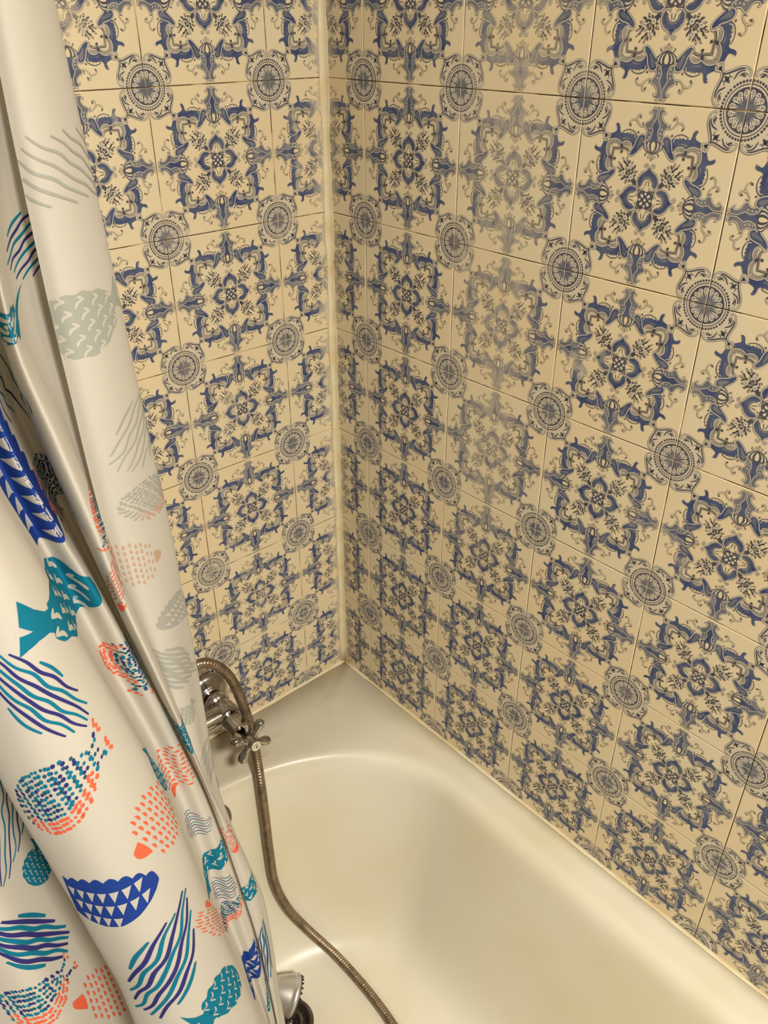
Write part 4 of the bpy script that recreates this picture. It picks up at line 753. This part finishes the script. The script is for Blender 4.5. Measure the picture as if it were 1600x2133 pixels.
PR = Print()
FISH = [
    ('S', (0.5275, -0.0592), (0.5945, -0.0395), (-0.065, 0.0457), 0.6, 0),
    ('C', (0.4189, -0.0821), (0.5187, -0.0766), (0.1103, 0.0473), 0.62, 0),
    ('S', (0.4411, -0.1067), (0.4524, -0.1499), (0.1047, 0.0266), 0.6, 0),
    ('T', (0.3884, -0.1018), (0.3945, -0.2096), (0.156, 0.0021), 0.34, 0),
    ('D', (0.4379, -0.1803), (0.4292, -0.2256), (0.0649, -0.0119), 0.6, 0),
    ('D', (0.5148, -0.1854), (0.4943, -0.2209), (0.0459, -0.0284), 0.5, 0),
    ('M', (0.484, -0.2731), (0.5013, -0.2262), (-0.0535, -0.0272), 0.5, 0),
    ('C', (0.4056, -0.2577), (0.2859, -0.2178), (0.0316, 0.0949), 0.5, 0),
    ('S', (0.3025, -0.3031), (0.2623, -0.226), (-0.0547, -0.0591), 0.46, 0),
    ('D', (0.2374, -0.3712), (0.3063, -0.3179), (-0.0134, 0.1088), 0.5, 0),
    ('M', (0.2905, -0.4335), (0.339, -0.426), (-0.0308, 0.105), 0.62, 0),
    ('T', (0.2979, -0.4704), (0.2334, -0.4732), (0.0188, 0.1282), 0.46, 0),
    ('S', (0.1019, -0.6243), (0.0313, -0.5034), (-0.0348, -0.0735), 0.54, 0),
    ('D', (0.0243, -0.6316), (0.0887, -0.635), (-0.0267, 0.1628), 0.36, 0),
    ('M', (0.0697, -0.6753), (0.144, -0.7939), (0.0035, 0.1178), 0.66, 0),
    ('S', (0.24, -0.638), (0.3105, -0.5171), (-0.0494, 0.1606), 0.4, 0),
    ('S', (0.1298, -0.4193), (0.0717, -0.4858), (0.1043, -0.1317), 0.36, 0),
    ('C', (0.0948, -0.5317), (0.1265, -0.5131), (-0.0462, 0.0744), 0.62, 0),
    ('D', (0.4037, -0.3039), (0.398, -0.3603), (0.0935, -0.0216), 0.5, 0),
    ('C', (0.507, -0.4273), (0.4685, -0.3858), (-0.0781, -0.031), 0.55, 0),
    ('C', (0.3569, -0.4468), (0.3481, -0.3842), (-0.0675, 0.0683), 0.5, 0),
    ('M', (0.3749, -0.4789), (0.409, -0.4295), (-0.0635, 0.034), 0.7, 0),
    ('S', (0.3668, -0.523), (0.4026, -0.5338), (-0.0068, 0.043), 0.8, 0),
    ('M', (0.4967, -0.6007), (0.4856, -0.5535), (-0.114, 0.0028), 0.6, 0),
    ('C', (0.433, -0.5784), (0.3562, -0.5982), (0.0736, -0.0739), 0.4, 0),
    ('S', (0.3738, -0.622), (0.4085, -0.6443), (0.0135, 0.0514), 0.6, 0),
    ('C', (0.5288, -0.6651), (0.4529, -0.6695), (0.04, -0.0604), 0.5, 0),
    ('M', (0.3356, -0.5706), (0.3435, -0.6396), (0.0917, -0.1407), 0.6, 0),
    ('D', (0.3665, -0.6785), (0.4175, -0.6625), (-0.0301, 0.0712), 0.42, 0),
    ('T', (0.3599, -0.8072), (0.4246, -0.7584), (-0.0851, 0.0846), 0.42, 0),
    ('S', (0.476, -0.8409), (0.4954, -0.7326), (-0.1318, 0.0074), 0.36, 0),
    ('C', (0.3306, -0.6758), (0.2796, -0.6699), (0.0401, -0.1615), 0.46, 0),
    ('C', (0.3999, -0.8824), (0.426, -0.8284), (-0.0617, 0.0372), 0.3, 0),
    ('S', (0.6933, 0.0091), (0.6359, -0.0281), (-0.0727, 0.0216), 0.9, 1),
    ('C', (0.707, -0.0979), (0.6439, -0.09), (0.0192, 0.0648), 0.62, 1),
    ('S', (0.6822, -0.1992), (0.6165, -0.1629), (0.1206, 0.0891), 0.36, 1),
    ('D', (0.6838, -0.2316), (0.6253, -0.2295), (0.0575, 0.0696), 0.5, 1),
    ('M', (0.6654, -0.2769), (0.7064, -0.2603), (0.0014, -0.0538), 0.6, 1),
    ('T', (0.6851, -0.3323), (0.6347, -0.3446), (0.0505, 0.0731), 0.5, 1),
    ('S', (0.7198, -0.34), (0.6458, -0.4122), (-0.0296, 0.0434), 0.55, 1),
    ('C', (0.6946, -0.4281), (0.6652, -0.4292), (0.0323, 0.0473), 0.6, 1),
    ('S', (0.6895, -0.514), (0.6202, -0.5055), (0.1156, 0.1219), 0.36, 1)]
for kind, head, tail, across, wd, back in FISH:
    {'S': fish_stripe, 'C': fish_chevron, 'T': fish_tri, 'D': fish_dots, 'M': fish_moon}[kind](PR, head, tail, across, wd, bool(back))
pv, pl, pf, pm = PR.A.arrays()
def refine(v, l, f, m, side, lim):
    """split big print triangles so that they follow the cloth"""
    for _ in range(4):
        a, b, c = v[f[:, 0]], v[f[:, 1]], v[f[:, 2]]
        e = np.max([np.linalg.norm(a-b, axis=1), np.linalg.norm(b-c, axis=1), np.linalg.norm(c-a, axis=1)], axis=0)
        big = e > lim
        if not big.any(): break
        g = f[big]; k = len(g); n = len(v)
        mid = np.vstack([(v[g[:, 0]]+v[g[:, 1]])/2, (v[g[:, 1]]+v[g[:, 2]])/2, (v[g[:, 2]]+v[g[:, 0]])/2])
        i0, i1, i2 = n+np.arange(k), n+k+np.arange(k), n+2*k+np.arange(k)
        v = np.vstack([v, mid]); l = np.r_[l, np.tile(l[g[:, 0]], 3)]; side = np.r_[side, np.tile(side[g[:, 0]], 3)]
        nf = np.vstack([np.stack([g[:, 0], i0, i2], 1), np.stack([i0, g[:, 1], i1], 1), np.stack([i2, i1, g[:, 2]], 1), np.stack([i0, i1, i2], 1)])
        f = np.vstack([f[~big], nf]); m = np.r_[m[~big], np.tile(m[big], 4)]
    return v, l, f, m, side
sign = np.ones(len(pv))
for a, b, bk in PR.side:
    if bk: sign[a:b] = -1
pv, pl, pf, pm, sign = refine(pv, pl, pf, pm, sign, .0022)
p3 = fabric(pv, sign*(.00022+pl*.00007))
# drop whatever runs off the cloth
bad = (pv[:, 0] < CU[0]) | (pv[:, 0] > CU[-1]) | (pv[:, 1] > CV[0]) | (pv[:, 1] < CV[-1])
kf = ~bad[pf].any(axis=1); pf, pm = pf[kf], pm[kf]
gv = CG.reshape(-1, 3); gf = []
for i in range(NR-1):
    a = i*NC+np.arange(NC-1)
    gf.append(np.stack([a, a+NC, a+NC+1], 1)); gf.append(np.stack([a, a+NC+1, a+1], 1))
gf = np.vstack(gf)
cm = np_mesh('shower_curtain', np.vstack([gv, p3]), np.vstack([gf, pf+len(gv)]), np.concatenate([np.zeros(len(gf), int), pm]), CMATS, np.ones(len(gf)+len(pf), bool))
cur = link('shower_curtain', cm)
tag(cur, 'white shower curtain printed with patterned fish, hanging in folds at left', 'shower curtain')

# ------------------------------------------------------------------ floor
M_FLOOR = mat('bathroom_floor_tile', srgb(150, 132, 104), .5)
noise_mix(M_FLOOR, (srgb(154, 136, 108), srgb(138, 120, 94)), 8, .4, .6)
fl = Solid().rings([[(-2.6, -3.0, ZB-.05), (.1, -3.0, ZB-.05), (.1, .1, ZB-.05), (-2.6, .1, ZB-.05)], [(-2.6, -3.0, ZB), (.1, -3.0, ZB), (.1, .1, ZB), (-2.6, .1, ZB)]], smooth=False).build('floor', M_FLOOR)
fl['kind'] = 'structure'; tag(fl, 'bathroom floor below the bathtub', 'floor')

# ------------------------------------------------------------------ light, camera
def light(name, typ, loc, power, col, **kw):
    l = bpy.data.lights.new(name, typ); l.energy = power; l.color = col
    for k, v in kw.items(): setattr(l, k, v)
    o = bpy.data.objects.new(name, l); o.location = loc; COL.objects.link(o); TOPS.append(o); return o
light('ceiling_lamp', 'AREA', (-0.64, -1.8, 0.97), 74.0, (1.0, .93, .83), shape='DISK', size=.32)
light('fill_lamp', 'POINT', (-1.5, -1.15, 0.35), 24.0, (1.0, .93, .83), shadow_soft_size=.2)  # unseen fill light, added to brighten the long right wall
w = bpy.data.worlds.new('room_glow'); scene.world = w; w.use_nodes = True
w.node_tree.nodes['Background'].inputs[0].default_value = (1.0, .93, .83, 1)
w.node_tree.nodes['Background'].inputs[1].default_value = 0.16

cam = bpy.data.cameras.new('camera'); co = bpy.data.objects.new('camera', cam); COL.objects.link(co); TOPS.append(co)
cam.sensor_fit = 'HORIZONTAL'; cam.sensor_width = 36; cam.lens = 1702.75*36/1600; cam.clip_start = .01
co.location = (-4.4376*T, -5.6889*T, .4230*T); co.rotation_euler = (1.0233, .0006, -.7268)
scene.camera = co
for o in TOPS: o.location.z += ZO
scene.view_settings.view_transform = 'Standard'; scene.view_settings.look = 'None'
scene.view_settings.gamma = 1; scene.view_settings.use_curve_mapping = False
scene.view_settings.exposure = -0.03
